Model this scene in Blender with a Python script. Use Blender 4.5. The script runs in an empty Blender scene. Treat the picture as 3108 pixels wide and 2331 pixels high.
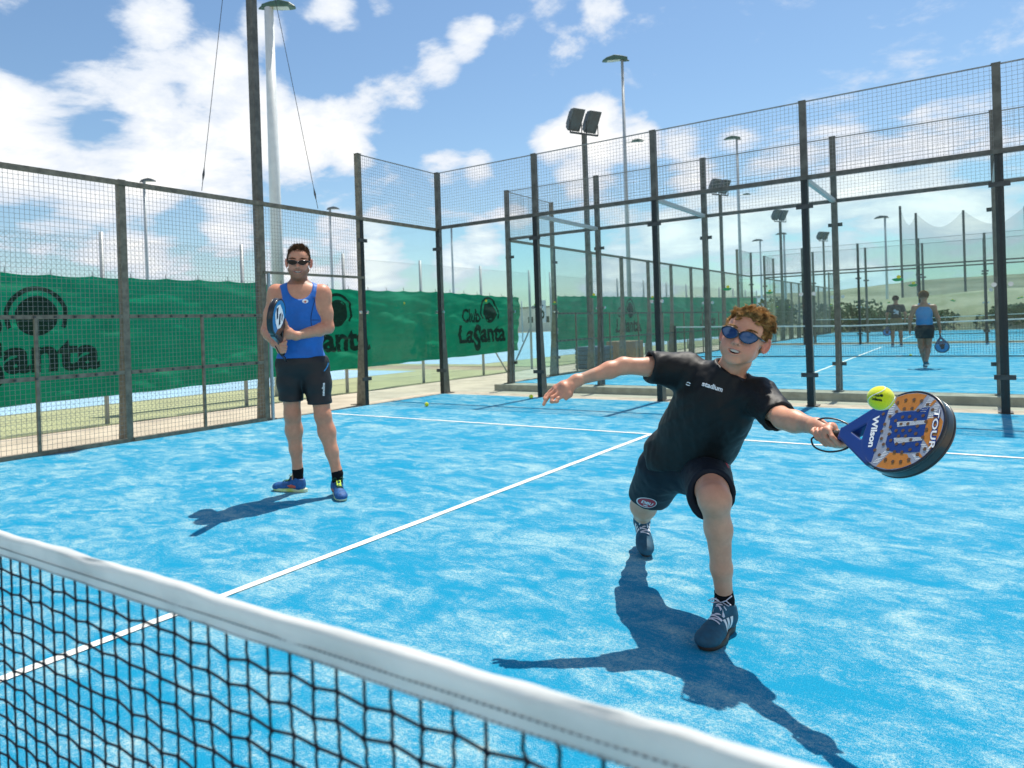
import bpy, math, random
import numpy as np
from mathutils import Vector, Matrix, noise as mnoise
from mathutils.bvhtree import BVHTree

random.seed(7)
rng = np.random.default_rng(7)
scene = bpy.context.scene
COL = scene.collection
PI = math.pi

# ------------------------------------------------------------------ camera, sky, sun, exposure
cam_d = bpy.data.cameras.new('camera')
cam = bpy.data.objects.new('camera', cam_d)
COL.objects.link(cam)
CR = Vector((0.796609, 0.603622, -0.032466)); CU = Vector((0.023813, 0.022329, 0.999467)); CF = Vector((-0.604025, 0.796958, -0.003413))
CAM = Vector((2.77931, -0.42753, 1.19144))
cam.matrix_world = Matrix(((CR.x, CU.x, -CF.x, CAM.x), (CR.y, CU.y, -CF.y, CAM.y), (CR.z, CU.z, -CF.z, CAM.z), (0, 0, 0, 1)))
cam_d.sensor_fit = 'HORIZONTAL'
cam_d.sensor_width = 36.0
cam_d.lens = 25.243
cam_d.shift_x = 0.07529
cam_d.shift_y = -0.05219
cam_d.clip_start = 0.02
cam_d.clip_end = 3000
cam_d.dof.use_dof = True
cam_d.dof.focus_distance = 2.72
cam_d.dof.aperture_fstop = 5.6
scene.camera = cam
scene.cycles.transparent_max_bounces = 40
scene.cycles.max_bounces = 8

SUN_EL = math.radians(64.5)
scene.view_settings.view_transform = 'Standard'
scene.view_settings.look = 'None'
scene.view_settings.exposure = 0.36
scene.view_settings.gamma = 1.0
scene.view_settings.use_curve_mapping = False

sun_d = bpy.data.lights.new('sun', 'SUN')
sun_d.energy = 4.8
sun_d.angle = math.radians(0.5)
sun_d.color = (1.0, 0.945, 0.85)
sun = bpy.data.objects.new('sun', sun_d)
COL.objects.link(sun)
sun.rotation_euler = Vector((-0.006, -0.477, -1.0)).to_track_quat('-Z', 'Y').to_euler()
sun.location = (0, 20, 40)


class NT:
    """small helper for node trees"""
    def __init__(self, tree):
        self.t = tree
        self.x = 0

    def n(self, kind, **kw):
        nd = self.t.nodes.new(kind)
        nd.location = (self.x, 0)
        self.x += 30
        for k, v in kw.items():
            if k.startswith('i_'):
                nd.inputs[k[2:].replace('_', ' ')].default_value = v
            else:
                setattr(nd, k, v)
        return nd

    def l(self, a, b):
        self.t.links.new(a, b)

    def put(self, sock, v):
        if hasattr(v, 'is_output') or hasattr(v, 'node'):
            self.t.links.new(v, sock)
        else:
            sock.default_value = v

    def math(self, op, a, b=None, c=None, clamp=False):
        nd = self.n('ShaderNodeMath', operation=op, use_clamp=clamp)
        for i, v in enumerate((a, b, c)):
            if v is not None:
                self.put(nd.inputs[i], v)
        return nd.outputs[0]

    def vmath(self, op, a, b=None, c=None):
        nd = self.n('ShaderNodeVectorMath', operation=op)
        for i, v in enumerate((a, b, c)):
            if v is not None:
                self.put(nd.inputs[i], v)
        return nd.outputs[1] if op in ('DOT_PRODUCT', 'LENGTH', 'DISTANCE') else nd.outputs[0]

    def noise(self, vec, scale, detail=4, rough=0.5, dist=0.0, out=0):
        nd = self.n('ShaderNodeTexNoise')
        if vec is not None:
            self.l(vec, nd.inputs['Vector'])
        nd.inputs['Scale'].default_value = scale
        nd.inputs['Detail'].default_value = detail
        nd.inputs['Roughness'].default_value = rough
        nd.inputs['Distortion'].default_value = dist
        return nd.outputs[out]

    def ramp(self, fac, stops, interp='LINEAR'):
        nd = self.n('ShaderNodeValToRGB')
        cr = nd.color_ramp
        cr.interpolation = interp
        while len(cr.elements) < len(stops):
            cr.elements.new(0.5)
        for e, (pos, c) in zip(cr.elements, stops):
            e.position = pos
            e.color = (c[0], c[1], c[2], 1) if hasattr(c, '__len__') else (c, c, c, 1)
        self.l(fac, nd.inputs[0])
        return nd.outputs[0]

    def mix(self, fac, a, b, blend='MIX'):
        nd = self.n('ShaderNodeMix', data_type='RGBA', blend_type=blend)
        self.put(nd.inputs[0], fac)
        for i, v in ((6, a), (7, b)):
            if isinstance(v, (tuple, list)):
                v = (v[0], v[1], v[2], 1.0)
            self.put(nd.inputs[i], v)
        return nd.outputs[2]

    def smooth(self, x, a, b):
        nd = self.n('ShaderNodeMapRange', interpolation_type='SMOOTHSTEP')
        self.put(nd.inputs[0], x)
        nd.inputs[1].default_value = a
        nd.inputs[2].default_value = b
        return nd.outputs[0]


# ---- sky: Nishita + broken cumulus fixed in the sky (directions are world azimuth / height)
world = bpy.data.worlds.new('World')
scene.world = world
world.use_nodes = True
wt = world.node_tree
wt.nodes.clear()
W = NT(wt)
tc = W.n('ShaderNodeTexCoord')
D = tc.outputs['Generated']
sky = W.n('ShaderNodeTexSky', sky_type='NISHITA', sun_disc=False)
sky.sun_elevation = SUN_EL
sky.sun_rotation = 0.0
sky.air_density = 1.15
sky.dust_density = 0.3
sky.ozone_density = 1.5
sep = W.n('ShaderNodeSeparateXYZ')
W.l(D, sep.inputs[0])
zc = W.math('MAXIMUM', sep.outputs['Z'], 0.0)
# cloud layer coordinates: direction squeezed towards the horizon
sq = W.math('ADD', zc, 0.22)
inv = W.math('DIVIDE', 1.0, sq)
lay = W.n('ShaderNodeVectorMath', operation='SCALE')
W.l(D, lay.inputs[0]); W.l(inv, lay.inputs['Scale'])
layer = lay.outputs[0]
wn = W.noise(layer, 1.3, 2, 0.5, out=1)
wv = W.vmath('MULTIPLY_ADD', wn, (0.34, 0.34, 0.34), layer)
n1 = W.noise(wv, 2.1, 9, 0.60)
n2 = W.noise(wv, 7.5, 8, 0.64)
n3 = W.noise(layer, 0.8, 2, 0.5)
SKY_BLOBS = [
    (-0.9005, 0.3741, 0.2215, 0.1164, 0.95),
    (-0.8814, 0.3880, 0.2694, 0.0919, 0.75),
    (-0.8546, 0.4243, 0.2994, 0.0735, 0.70),
    (-0.8489, 0.3773, 0.3702, 0.0551, 0.50),
    (-0.8101, 0.5051, 0.2977, 0.0858, 0.80),
    (-0.7858, 0.4931, 0.3732, 0.0796, 0.72),
    (-0.7608, 0.5654, 0.3187, 0.0858, 0.90),
    (-0.7413, 0.6136, 0.2720, 0.0919, 0.95),
    (-0.8386, 0.5004, 0.2154, 0.1041, 0.95),
    (-0.8765, 0.4425, 0.1896, 0.0919, 0.90),
    (-0.7918, 0.5634, 0.2358, 0.0919, 0.85),
    (-0.7125, 0.6510, 0.2618, 0.0735, 0.95),
    (-0.6675, 0.6924, 0.2737, 0.0674, 0.90),
    (-0.6355, 0.7130, 0.2962, 0.0613, 0.85),
    (-0.5979, 0.7359, 0.3178, 0.0613, 0.90),
    (-0.5579, 0.7554, 0.3437, 0.0551, 0.90),
    (-0.5223, 0.7690, 0.3685, 0.0459, 0.90),
    (-0.5013, 0.7760, 0.3827, 0.0306, 0.80),
    (-0.6659, 0.7067, 0.2391, 0.0429, 0.70),
    (-0.7748, 0.6063, 0.1791, 0.0429, 0.60),
    (-0.7910, 0.5949, 0.1431, 0.0613, 0.75),
    (-0.7006, 0.7015, 0.1303, 0.0490, 0.75),
    (-0.5723, 0.7887, 0.2246, 0.0521, 0.80),
    (-0.5374, 0.8150, 0.2169, 0.0429, 0.75),
    (-0.4432, 0.8636, 0.2402, 0.0490, 0.85),
    (-0.3935, 0.8854, 0.2474, 0.0674, 1.00),
    (-0.3514, 0.9056, 0.2374, 0.0490, 0.90),
    (-0.4154, 0.8868, 0.2025, 0.0551, 0.75),
    (-0.6408, 0.6546, 0.4011, 0.0490, 0.60),
    (-0.7091, 0.5921, 0.3829, 0.0429, 0.60),
    (-0.5917, 0.6962, 0.4064, 0.0368, 0.50),
    (-0.4692, 0.7970, 0.3804, 0.0368, 0.40),
    (-0.4246, 0.8139, 0.3966, 0.0368, 0.38),
    (-0.3635, 0.8440, 0.3944, 0.0429, 0.42),
    (-0.6676, 0.7385, 0.0947, 0.0735, 0.80),
    (-0.7399, 0.6678, 0.0810, 0.0735, 0.80),
    (-0.5443, 0.8309, 0.1152, 0.0490, 0.80),
    (-0.5089, 0.8480, 0.1479, 0.0429, 0.70),
    (-0.5778, 0.8107, 0.0945, 0.0490, 0.80),
    (-0.2983, 0.9260, 0.2314, 0.0368, 0.55),
    (-0.2309, 0.9471, 0.2230, 0.0368, 0.45),
    (-0.2876, 0.9420, 0.1730, 0.0490, 0.70),
    (-0.1839, 0.9686, 0.1672, 0.0735, 0.75),
    (-0.1110, 0.9794, 0.1688, 0.0858, 0.80),
    (-0.0430, 0.9819, 0.1845, 0.0735, 0.75),
    (0.0069, 0.9816, 0.1906, 0.0613, 0.72),
    (-0.0672, 0.9904, 0.1208, 0.0919, 0.70),
    (-0.2387, 0.9648, 0.1102, 0.0796, 0.72),
    (-0.3774, 0.9241, 0.0593, 0.0919, 0.75),
    (-0.1399, 0.9891, 0.0454, 0.1103, 0.80),
    (-0.0035, 0.9952, 0.0979, 0.0735, 0.70),
    (-0.8563, 0.5066, 0.1006, 0.0919, 0.60),
    (-0.8993, 0.4129, 0.1438, 0.0490, 0.55),
    (-0.1615, 0.9795, 0.1202, 0.0551, 0.70),
    (-0.3196, 0.9418, 0.1047, 0.0551, 0.70),
    (-0.8537, 0.4036, 0.3291, 0.0582, -0.28),
    (-0.8489, 0.4678, 0.2461, 0.0490, -0.20),
    (-0.6609, 0.6638, 0.3502, 0.0551, -0.30),
    (-0.8197, 0.5517, 0.1543, 0.0429, -0.25),
    (-0.6007, 0.7134, 0.3608, 0.0429, -0.25)]
blob = None
for (dx, dy, dz, rad, amp) in SKY_BLOBS:
    dt = W.vmath('DOT_PRODUCT', D, (dx, dy, dz))
    k = 1.0 / (1.0 - math.cos(rad))
    g = W.math('MULTIPLY_ADD', dt, k, 1.0 - k, clamp=True)
    g = W.math('MULTIPLY', g, amp)
    blob = g if blob is None else W.math('SMOOTH_MAX', blob, g, 0.25) if amp > 0 else W.math('ADD', blob, g)
# elsewhere in the sky: scattered clouds of the same kind, no cloud where the noise is low
side = W.smooth(sep.outputs['Y'], 0.30, -0.1)
scat = W.math('MULTIPLY', W.smooth(n3, 0.42, 0.62), side)
blob = W.math('MAXIMUM', blob, W.math('MULTIPLY', scat, 0.75))
f1 = W.math('MULTIPLY_ADD', n1, 2.7, -1.35)
f2 = W.math('MULTIPLY_ADD', n2, 1.35, -0.675)
dens = W.math('ADD', W.math('ADD', f1, f2), W.math('MULTIPLY_ADD', blob, 1.55, -0.66))
alpha = W.smooth(dens, -0.24, 0.28)
thick = W.smooth(dens, 0.05, 1.0)
# self shading: bluish grey thin parts, warm white thick parts
ccol = W.mix(thick, (6.9, 7.5, 8.4), (10.4, 10.25, 10.0))
alpha = W.math('MULTIPLY', alpha, W.smooth(sep.outputs['Z'], -0.02, 0.03))
skyc = W.mix(1.0, sky.outputs[0], (0.92, 1.05, 1.12), 'MULTIPLY')
fin = W.mix(alpha, skyc, ccol)
bg = W.n('ShaderNodeBackground')
W.l(fin, bg.inputs[0])
bg.inputs[1].default_value = 0.09
wo = W.n('ShaderNodeOutputWorld')
W.l(bg.outputs[0], wo.inputs[0])

# ------------------------------------------------------------------ scene helpers
def V(*a):
    return np.array(a, float)


def thing(name, label, cat, loc=(0, 0, 0), group=None):
    o = bpy.data.objects.new(name, None)
    COL.objects.link(o)
    o.location = loc
    o.empty_display_size = 0.1
    o['label'] = label
    o['category'] = cat
    if group:
        o['group'] = group
    return o


def wloc(o):
    v = Vector((0, 0, 0))
    while o is not None:
        v = v + o.location
        o = o.parent
    return v


def obj(name, me, mat=None, parent=None, label=None, cat=None, group=None, kind=None, at=None):
    """link a mesh; vertices are in world coordinates unless `at` is given"""
    o = bpy.data.objects.new(name, me)
    COL.objects.link(o)
    if mat is not None and (len(me.materials) == 0):
        me.materials.append(mat)
    if parent is not None:
        o.parent = parent
        o.location = Vector(at if at is not None else (0, 0, 0)) - wloc(parent)
    elif at is not None:
        o.location = at
    if label: o['label'] = label
    if cat: o['category'] = cat
    if group: o['group'] = group
    if kind: o['kind'] = kind
    return o


class MB:
    """collects simple shapes into one mesh"""
    def __init__(self):
        self.v = []
        self.f = []

    def quad(self, a, b, c, d):
        n = len(self.v)
        self.v += [tuple(a), tuple(b), tuple(c), tuple(d)]
        self.f.append((n, n + 1, n + 2, n + 3))
        return self

    def box(self, lo, hi):
        x0, y0, z0 = lo; x1, y1, z1 = hi
        n = len(self.v)
        self.v += [(x0, y0, z0), (x1, y0, z0), (x1, y1, z0), (x0, y1, z0), (x0, y0, z1), (x1, y0, z1), (x1, y1, z1), (x0, y1, z1)]
        self.f += [(n, n + 3, n + 2, n + 1), (n + 4, n + 5, n + 6, n + 7), (n, n + 1, n + 5, n + 4), (n + 1, n + 2, n + 6, n + 5), (n + 2, n + 3, n + 7, n + 6), (n + 3, n, n + 4, n + 7)]
        return self

    def hexa(self, pts):
        n = len(self.v)
        self.v += [tuple(q) for q in pts]
        self.f += [(n, n + 3, n + 2, n + 1), (n + 4, n + 5, n + 6, n + 7), (n, n + 1, n + 5, n + 4), (n + 1, n + 2, n + 6, n + 5), (n + 2, n + 3, n + 7, n + 6), (n + 3, n, n + 4, n + 7)]
        return self

    def tube(self, pts, r, sides=6, caps=True):
        pts = [Vector(q) for q in pts]
        rs = r if hasattr(r, '__len__') else [r] * len(pts)
        n0 = len(self.v)
        up = None
        for i, q in enumerate(pts):
            t = (pts[min(i + 1, len(pts) - 1)] - pts[max(i - 1, 0)])
            if t.length < 1e-9:
                t = Vector((0, 0, 1))
            t.normalize()
            if up is None:
                up = Vector((0, 0, 1)) if abs(t.z) < 0.9 else Vector((1, 0, 0))
            a = t.cross(up)
            if a.length < 1e-6:
                a = t.orthogonal()
            a.normalize()
            b = a.cross(t)
            up = b if False else up
            for k in range(sides):
                th = 2 * PI * (k + 0.5) / sides
                self.v.append(tuple(q + (a * math.cos(th) + b * math.sin(th)) * rs[i]))
        for i in range(len(pts) - 1):
            for k in range(sides):
                k2 = (k + 1) % sides
                self.f.append((n0 + i * sides + k, n0 + (i + 1) * sides + k, n0 + (i + 1) * sides + k2, n0 + i * sides + k2))
        if caps:
            self.f.append(tuple(n0 + k for k in range(sides)))
            m = n0 + (len(pts) - 1) * sides
            self.f.append(tuple(m + k for k in reversed(range(sides))))
        return self

    def lathe(self, prof, c=(0, 0, 0), sides=24, axis='z'):
        n0 = len(self.v)
        for (r, z) in prof:
            for k in range(sides):
                th = 2 * PI * k / sides
                self.v.append((c[0] + r * math.cos(th), c[1] + r * math.sin(th), c[2] + z))
        for i in range(len(prof) - 1):
            for k in range(sides):
                k2 = (k + 1) % sides
                self.f.append((n0 + i * sides + k, n0 + i * sides + k2, n0 + (i + 1) * sides + k2, n0 + (i + 1) * sides + k))
        return self

    def grid(self, P):
        """P: array (n, m, 3)"""
        n, m = P.shape[:2]
        n0 = len(self.v)
        self.v += [tuple(q) for q in P.reshape(-1, 3)]
        for i in range(n - 1):
            for j in range(m - 1):
                a = n0 + i * m + j
                self.f.append((a, a + m, a + m + 1, a + 1))
        return self

    def mesh(self, name='mesh', smooth=False):
        me = bpy.data.meshes.new(name)
        me.from_pydata(self.v, [], self.f)
        me.update()
        if smooth:
            me.polygons.foreach_set('use_smooth', [True] * len(me.polygons))
        return me

    def build(self, name, mat=None, parent=None, smooth=False, **kw):
        return obj(name, self.mesh(name, smooth), mat, parent, **kw)


def np_mesh(name, v, f, smooth=True, cols=None):
    """fast mesh from numpy arrays: v (n,3), f (m,4) or (m,3)"""
    me = bpy.data.meshes.new(name)
    n, m, k = len(v), len(f), f.shape[1]
    me.vertices.add(n)
    me.vertices.foreach_set('co', np.asarray(v, np.float32).ravel())
    me.loops.add(m * k)
    me.loops.foreach_set('vertex_index', np.asarray(f, np.int32).ravel())
    me.polygons.add(m)
    me.polygons.foreach_set('loop_start', np.arange(0, m * k, k, dtype=np.int32))
    me.update(calc_edges=True)
    me.validate()
    if smooth:
        me.polygons.foreach_set('use_smooth', np.ones(len(me.polygons), bool))
    if cols is not None:
        at = me.color_attributes.new('Col', 'FLOAT_COLOR', 'POINT')
        c4 = np.ones((n, 4), np.float32)
        c4[:, :3] = cols
        at.data.foreach_set('color', c4.ravel())
    return me


def bevel(o, w, seg=2):
    m = o.modifiers.new('bevel', 'BEVEL')
    m.width = w
    m.segments = seg
    m.limit_method = 'ANGLE'
    return o


# ------------------------------------------------------------------ materials
def new_mat(name):
    m = bpy.data.materials.new(name)
    m.use_nodes = True
    m.node_tree.nodes.clear()
    N = NT(m.node_tree)
    out = N.n('ShaderNodeOutputMaterial')
    return m, N, out


def pbr(name, col, rough=0.6, metal=0.0, spec=0.5, var=0.12, vscale=6.0, bump=0.0, bscale=80.0, col2=None, coat=0.0, trans=0.0, sheen=0.0, vcol=False, sss=0.0):
    m, N, out = new_mat(name)
    b = N.n('ShaderNodeBsdfPrincipled')
    tcn = N.n('ShaderNodeTexCoord')
    nz = N.noise(tcn.outputs['Object'], vscale, 6, 0.6)
    if vcol:
        at = N.n('ShaderNodeAttribute', attribute_name='Col')
        base = at.outputs['Color']
        lo = N.mix(1.0, base, (1 - var,) * 3, 'MULTIPLY')
        hi = N.mix(1.0, base, (1 + var,) * 3, 'MULTIPLY')
        c = N.mix(nz, lo, hi)
    else:
        c2 = col2 if col2 is not None else tuple(min(1, x * (1 + var)) for x in col)
        c1 = tuple(x * (1 - var) for x in col) if col2 is None else col
        c = N.mix(N.smooth(nz, 0.3, 0.7), c1, c2)
    N.l(c, b.inputs['Base Color'])
    b.inputs['Metallic'].default_value = metal
    b.inputs['Specular IOR Level'].default_value = spec
    rr = N.math('MULTIPLY_ADD', nz, 0.2, rough - 0.1)
    N.l(rr, b.inputs['Roughness'])
    b.inputs['Coat Weight'].default_value = coat
    if sheen:
        b.inputs['Sheen Weight'].default_value = sheen
    if sss:
        b.inputs['Subsurface Weight'].default_value = sss
        b.inputs['Subsurface Radius'].default_value = (0.012, 0.005, 0.003)
        b.inputs['Subsurface Scale'].default_value = 1.0
    if bump:
        bn = N.n('ShaderNodeBump')
        bn.inputs['Strength'].default_value = bump
        bn.inputs['Distance'].default_value = 0.01
        N.l(N.noise(tcn.outputs['Object'], bscale, 4, 0.6), bn.inputs['Height'])
        N.l(bn.outputs[0], b.inputs['Normal'])
    sh = b.outputs[0]
    if trans:
        tr = N.n('ShaderNodeBsdfTranslucent')
        N.l(c, tr.inputs[0])
        mx = N.n('ShaderNodeMixShader')
        mx.inputs[0].default_value = trans
        N.l(sh, mx.inputs[1]); N.l(tr.outputs[0], mx.inputs[2])
        sh = mx.outputs[0]
    N.l(sh, out.inputs[0])
    return m


def glass_mat(name, tint, refl=1.0):
    m, N, out = new_mat(name)
    tr = N.n('ShaderNodeBsdfTransparent')
    tr.inputs[0].default_value = (*tint, 1)
    gl = N.n('ShaderNodeBsdfGlossy')
    gl.inputs['Roughness'].default_value = 0.0
    gl.inputs[0].default_value = (0.95, 1.0, 0.97, 1)
    lw = N.n('ShaderNodeLayerWeight')
    lw.inputs[0].default_value = 0.5
    f = N.math('POWER', lw.outputs['Facing'], 5.0)
    f = N.math('MULTIPLY_ADD', f, 0.6 * refl, 0.012 * refl, clamp=True)
    mx = N.n('ShaderNodeMixShader')
    N.l(f, mx.inputs[0]); N.l(tr.outputs[0], mx.inputs[1]); N.l(gl.outputs[0], mx.inputs[2])
    # faint film of dust on the pane
    tcn = N.n('ShaderNodeTexCoord')
    mp = N.n('ShaderNodeMapping')
    mp.inputs['Scale'].default_value = (1.5, 1.5, 0.25)
    N.l(tcn.outputs['Object'], mp.inputs[0])
    dz = N.noise(mp.outputs[0], 3.0, 5, 0.6)
    df = N.n('ShaderNodeBsdfDiffuse')
    df.inputs[0].default_value = (0.62, 0.66, 0.6, 1)
    tl = N.n('ShaderNodeBsdfTranslucent')
    tl.inputs[0].default_value = (0.62, 0.66, 0.6, 1)
    ad = N.n('ShaderNodeMixShader')
    ad.inputs[0].default_value = 0.5
    N.l(df.outputs[0], ad.inputs[1]); N.l(tl.outputs[0], ad.inputs[2])
    m2 = N.n('ShaderNodeMixShader')
    N.l(N.math('MULTIPLY', N.smooth(dz, 0.35, 0.8), 0.010), m2.inputs[0])
    N.l(mx.outputs[0], m2.inputs[1]); N.l(ad.outputs[0], m2.inputs[2])
    N.l(m2.outputs[0], out.inputs[0])
    return m


def turf_mat(name='blue_turf'):
    m, N, out = new_mat(name)
    b = N.n('ShaderNodeBsdfPrincipled')
    tcn = N.n('ShaderNodeTexCoord')
    P = tcn.outputs['Object']
    # brushed streaks in two directions + blotches of sand + fibre grain
    def streak(ang, sx, sy, sc, det, dist):
        mp = N.n('ShaderNodeMapping')
        mp.inputs['Rotation'].default_value = (0, 0, ang)
        mp.inputs['Scale'].default_value = (sx, sy, 1)
        N.l(P, mp.inputs[0])
        return N.noise(mp.outputs[0], sc, det, 0.62, dist)
    s1 = streak(0.35, 1.0, 1.4, 2.8, 7, 1.2)
    s2 = streak(1.15, 1.0, 1.6, 5.4, 6, 1.6)
    s3 = streak(-0.4, 1.0, 1.5, 1.2, 6, 0.7)
    g1 = N.noise(P, 260.0, 2, 0.7)
    g2 = N.noise(P, 75.0, 4, 0.65)
    sm = N.math('ADD', N.math('MULTIPLY', s1, 0.45), N.math('ADD', N.math('MULTIPLY', s2, 0.33), N.math('MULTIPLY', s3, 0.30)))
    sm = N.math('ADD', sm, N.math('MULTIPLY_ADD', g2, 0.22, -0.11))
    sm = N.math('ADD', sm, N.math('MULTIPLY_ADD', g1, 0.46, -0.23))
    sand = N.smooth(sm, 0.465, 0.69)
    spots = N.smooth(sm, 0.62, 0.76)
    blue = N.mix(N.smooth(g1, 0.25, 0.75), (0.002, 0.172, 0.330), (0.007, 0.300, 0.475))
    pale = N.mix(N.smooth(g2, 0.3, 0.7), (0.15, 0.40, 0.49), (0.38, 0.52, 0.52))
    c = N.mix(N.math('MULTIPLY', sand, 0.92), blue, pale)
    c = N.mix(N.math('MULTIPLY', spots, 0.40), c, (0.58, 0.56, 0.48))
    N.l(c, b.inputs['Base Color'])
    b.inputs['Roughness'].default_value = 0.9
    b.inputs['Specular IOR Level'].default_value = 0.12
    bn = N.n('ShaderNodeBump')
    bn.inputs['Strength'].default_value = 0.5
    bn.inputs['Distance'].default_value = 0.006
    N.l(N.math('ADD', g1, N.math('MULTIPLY', g2, 0.7)), bn.inputs['Height'])
    N.l(bn.outputs[0], b.inputs['Normal'])
    N.l(b.outputs[0], out.inputs[0])
    return m


M = {}
M['turf'] = turf_mat()
M['line'] = pbr('white_line', (0.74, 0.74, 0.70), 0.9, var=0.10, vscale=45, spec=0.1, bump=0.3, bscale=200)
M['concrete'] = pbr('beige_concrete', (0.46, 0.40, 0.31), 0.9, var=0.16, vscale=1.6, spec=0.2, bump=0.25, bscale=30)
M['kerb'] = pbr('kerb_concrete', (0.36, 0.33, 0.26), 0.9, var=0.22, vscale=4, spec=0.2, bump=0.4, bscale=40)
M['sand'] = pbr('sandy_ground', (0.34, 0.29, 0.20), 0.95, var=0.2, vscale=0.6, spec=0.1, bump=0.3, bscale=8)
M['tgreen'] = pbr('pale_green_court', (0.34, 0.36, 0.20), 0.9, var=0.10, vscale=1.2, spec=0.15, bump=0.2, bscale=60)
M['tblue'] = pbr('pale_blue_court', (0.30, 0.47, 0.58), 0.9, var=0.10, vscale=1.2, spec=0.15)
M['galv'] = pbr('galvanised_steel', (0.20, 0.170, 0.125), 0.55, metal=0.35, var=0.3, vscale=14, bump=0.15, bscale=60)
M['dark'] = pbr('dark_steel', (0.060, 0.062, 0.060), 0.5, metal=0.3, var=0.3, vscale=10)
M['wire'] = pbr('grey_wire', (0.27, 0.265, 0.25), 0.55, metal=0.4, var=0.2)
M['chain'] = pbr('chain_wire', (0.34, 0.35, 0.34), 0.6, metal=0.4, var=0.1)
M['seal'] = pbr('black_seal', (0.012, 0.013, 0.013), 0.5, var=0.2)
M['bolt'] = pbr('bolt_steel', (0.55, 0.56, 0.58), 0.22, metal=1.0, var=0.1)
M['whitepole'] = pbr('white_painted_pole', (0.66, 0.69, 0.68), 0.45, var=0.06)
M['greypole'] = pbr('grey_pole', (0.40, 0.43, 0.44), 0.5, metal=0.3, var=0.1)
M['lampgreen'] = pbr('lamp_housing_green', (0.05, 0.11, 0.08), 0.5, var=0.2)
M['lampgrey'] = pbr('lamp_housing_grey', (0.10, 0.11, 0.11), 0.5, var=0.2)
M['lampglass'] = pbr('lamp_glass', (0.50, 0.52, 0.42), 0.15, var=0.1)
M['floodglass'] = pbr('unlit_flood_glass', (0.05, 0.07, 0.075), 0.2, var=0.2)
M['glass'] = glass_mat('green_tinted_glass', (0.925, 0.976, 0.978))
M['banner'] = None
M['ink'] = pbr('dark_print', (0.008, 0.034, 0.024), 0.85, var=0.25, vscale=20, spec=0.1)
M['yellow'] = pbr('sticker_yellow', (0.75, 0.60, 0.04), 0.5, var=0.05)
M['sgreen'] = pbr('sticker_green', (0.02, 0.30, 0.10), 0.5, var=0.05)
M['white'] = pbr('white_print', (0.80, 0.80, 0.80), 0.6, var=0.03)
M['black'] = pbr('black_plastic', (0.010, 0.010, 0.011), 0.38, var=0.2)
M['rope'] = pbr('black_cord', (0.006, 0.007, 0.014), 0.75, var=0.3, vscale=60, spec=0.25)

# ------------------------------------------------------------------ ground, courts
def sheet(name, x0, x1, y0, y1, z, mat, kind='structure', parent=None, label=None):
    return MB().quad((x0, y0, z), (x1, y0, z), (x1, y1, z), (x0, y1, z)).build(name, mat, parent, kind=kind, label=label)


GZ = -0.14
sheet('ground', -600, 600, -300, 900, GZ, M['sand'], label='sandy open ground reaching to the hills')
sheet('path', -7.9, 40, -20, 130, GZ + 0.004, M['concrete'], label='beige concrete paving between the courts')
sheet('tennis_court', -60, -7.85, -30, 17.8, GZ + 0.012, M['tgreen'], label='pale green tennis court behind the banner fence')
sheet('tennis_court', -60, -7.85, 19.6, 120, GZ + 0.012, M['tgreen'], label='pale green tennis court beyond the fence gap')
sheet('tennis_court_play_area', -60, -11.2, -28, 17.0, GZ + 0.017, M['tblue'], label='pale blue playing area of the tennis court')
sheet('tennis_court_play_area', -60, -11.2, 20.5, 118, GZ + 0.017, M['tblue'], label='pale blue playing area of the farther tennis court')


def padel_floor(y0, y1, label, lines):
    slab = MB().box((-5.22, y0 - 0.42, GZ - 0.02), (5.22, y1 + 0.42, -0.004)).build('court_slab', M['kerb'], kind='structure', label='concrete slab edge under the ' + label)
    bevel(slab, 0.02)
    t = MB().quad((-5, y0, 0.0), (5, y0, 0.0), (5, y1, 0.0), (-5, y1, 0.0)).build('court_turf', M['turf'], kind='structure', label='sandy bright blue turf of the ' + label)
    yn = (y0 + y1) / 2
    for nm, x0, x1, a, b in (('service_line', -4.97, 4.97, yn + 6.925, yn + 6.975), ('service_line', -4.97, 4.97, yn - 6.975, yn - 6.925), ('centre_line', -0.025, 0.025, yn - 6.92, yn + 6.92)):
        n = 60
        r = np.random.default_rng(int(y0 * 10 + a * 7) % 1000)
        P = []
        horizontal = (x1 - x0) > 1
        for i in range(n + 1):
            tt = i / n
            w0, w1 = r.normal(0, 0.0018, 2)
            if horizontal:
                x = x0 + (x1 - x0) * tt
                P.append([(x, a + w0, 0.004), (x, b + w1, 0.004)])
            else:
                y = a + (b - a) * tt
                P.append([(x0 + w0, y, 0.004), (x1 + w1, y, 0.004)])
        MB().grid(np.array(P)).build(nm, M['line'], t)
    return t


padel_floor(-10, 10, 'nearest court', True)
padel_floor(12.5, 32.5, 'second court', True)
padel_floor(35, 55, 'third court', True)

M['postdark'] = pbr('dark_grey_steel', (0.115, 0.110, 0.095), 0.55, metal=0.3, var=0.3, vscale=10)
# ------------------------------------------------------------------ enclosure pieces
_wire = {}
def wire_mesh(axis, L, z0, z1, pitch=0.05, r=0.0014):
    key = (axis, round(L, 3), round(z0, 3), round(z1, 3), pitch, r)
    if key in _wire:
        return _wire[key]
    mb = MB()
    n = int(round(L / pitch))
    for i in range(n + 1):
        s = min(L, i * pitch)
        if axis == 'x': mb.box((s - r, -r, z0), (s + r, r, z1))
        else: mb.box((-r, s - r, z0), (r, s + r, z1))
    m = int(round((z1 - z0) / pitch))
    for j in range(m + 1):
        z = min(z1, z0 + j * pitch)
        if axis == 'x': mb.box((0, r, z - r), (L, 3 * r, z + r))
        else: mb.box((r, 0, z - r), (3 * r, L, z + r))
    _wire[key] = mb.mesh('wires')
    return _wire[key]


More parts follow.
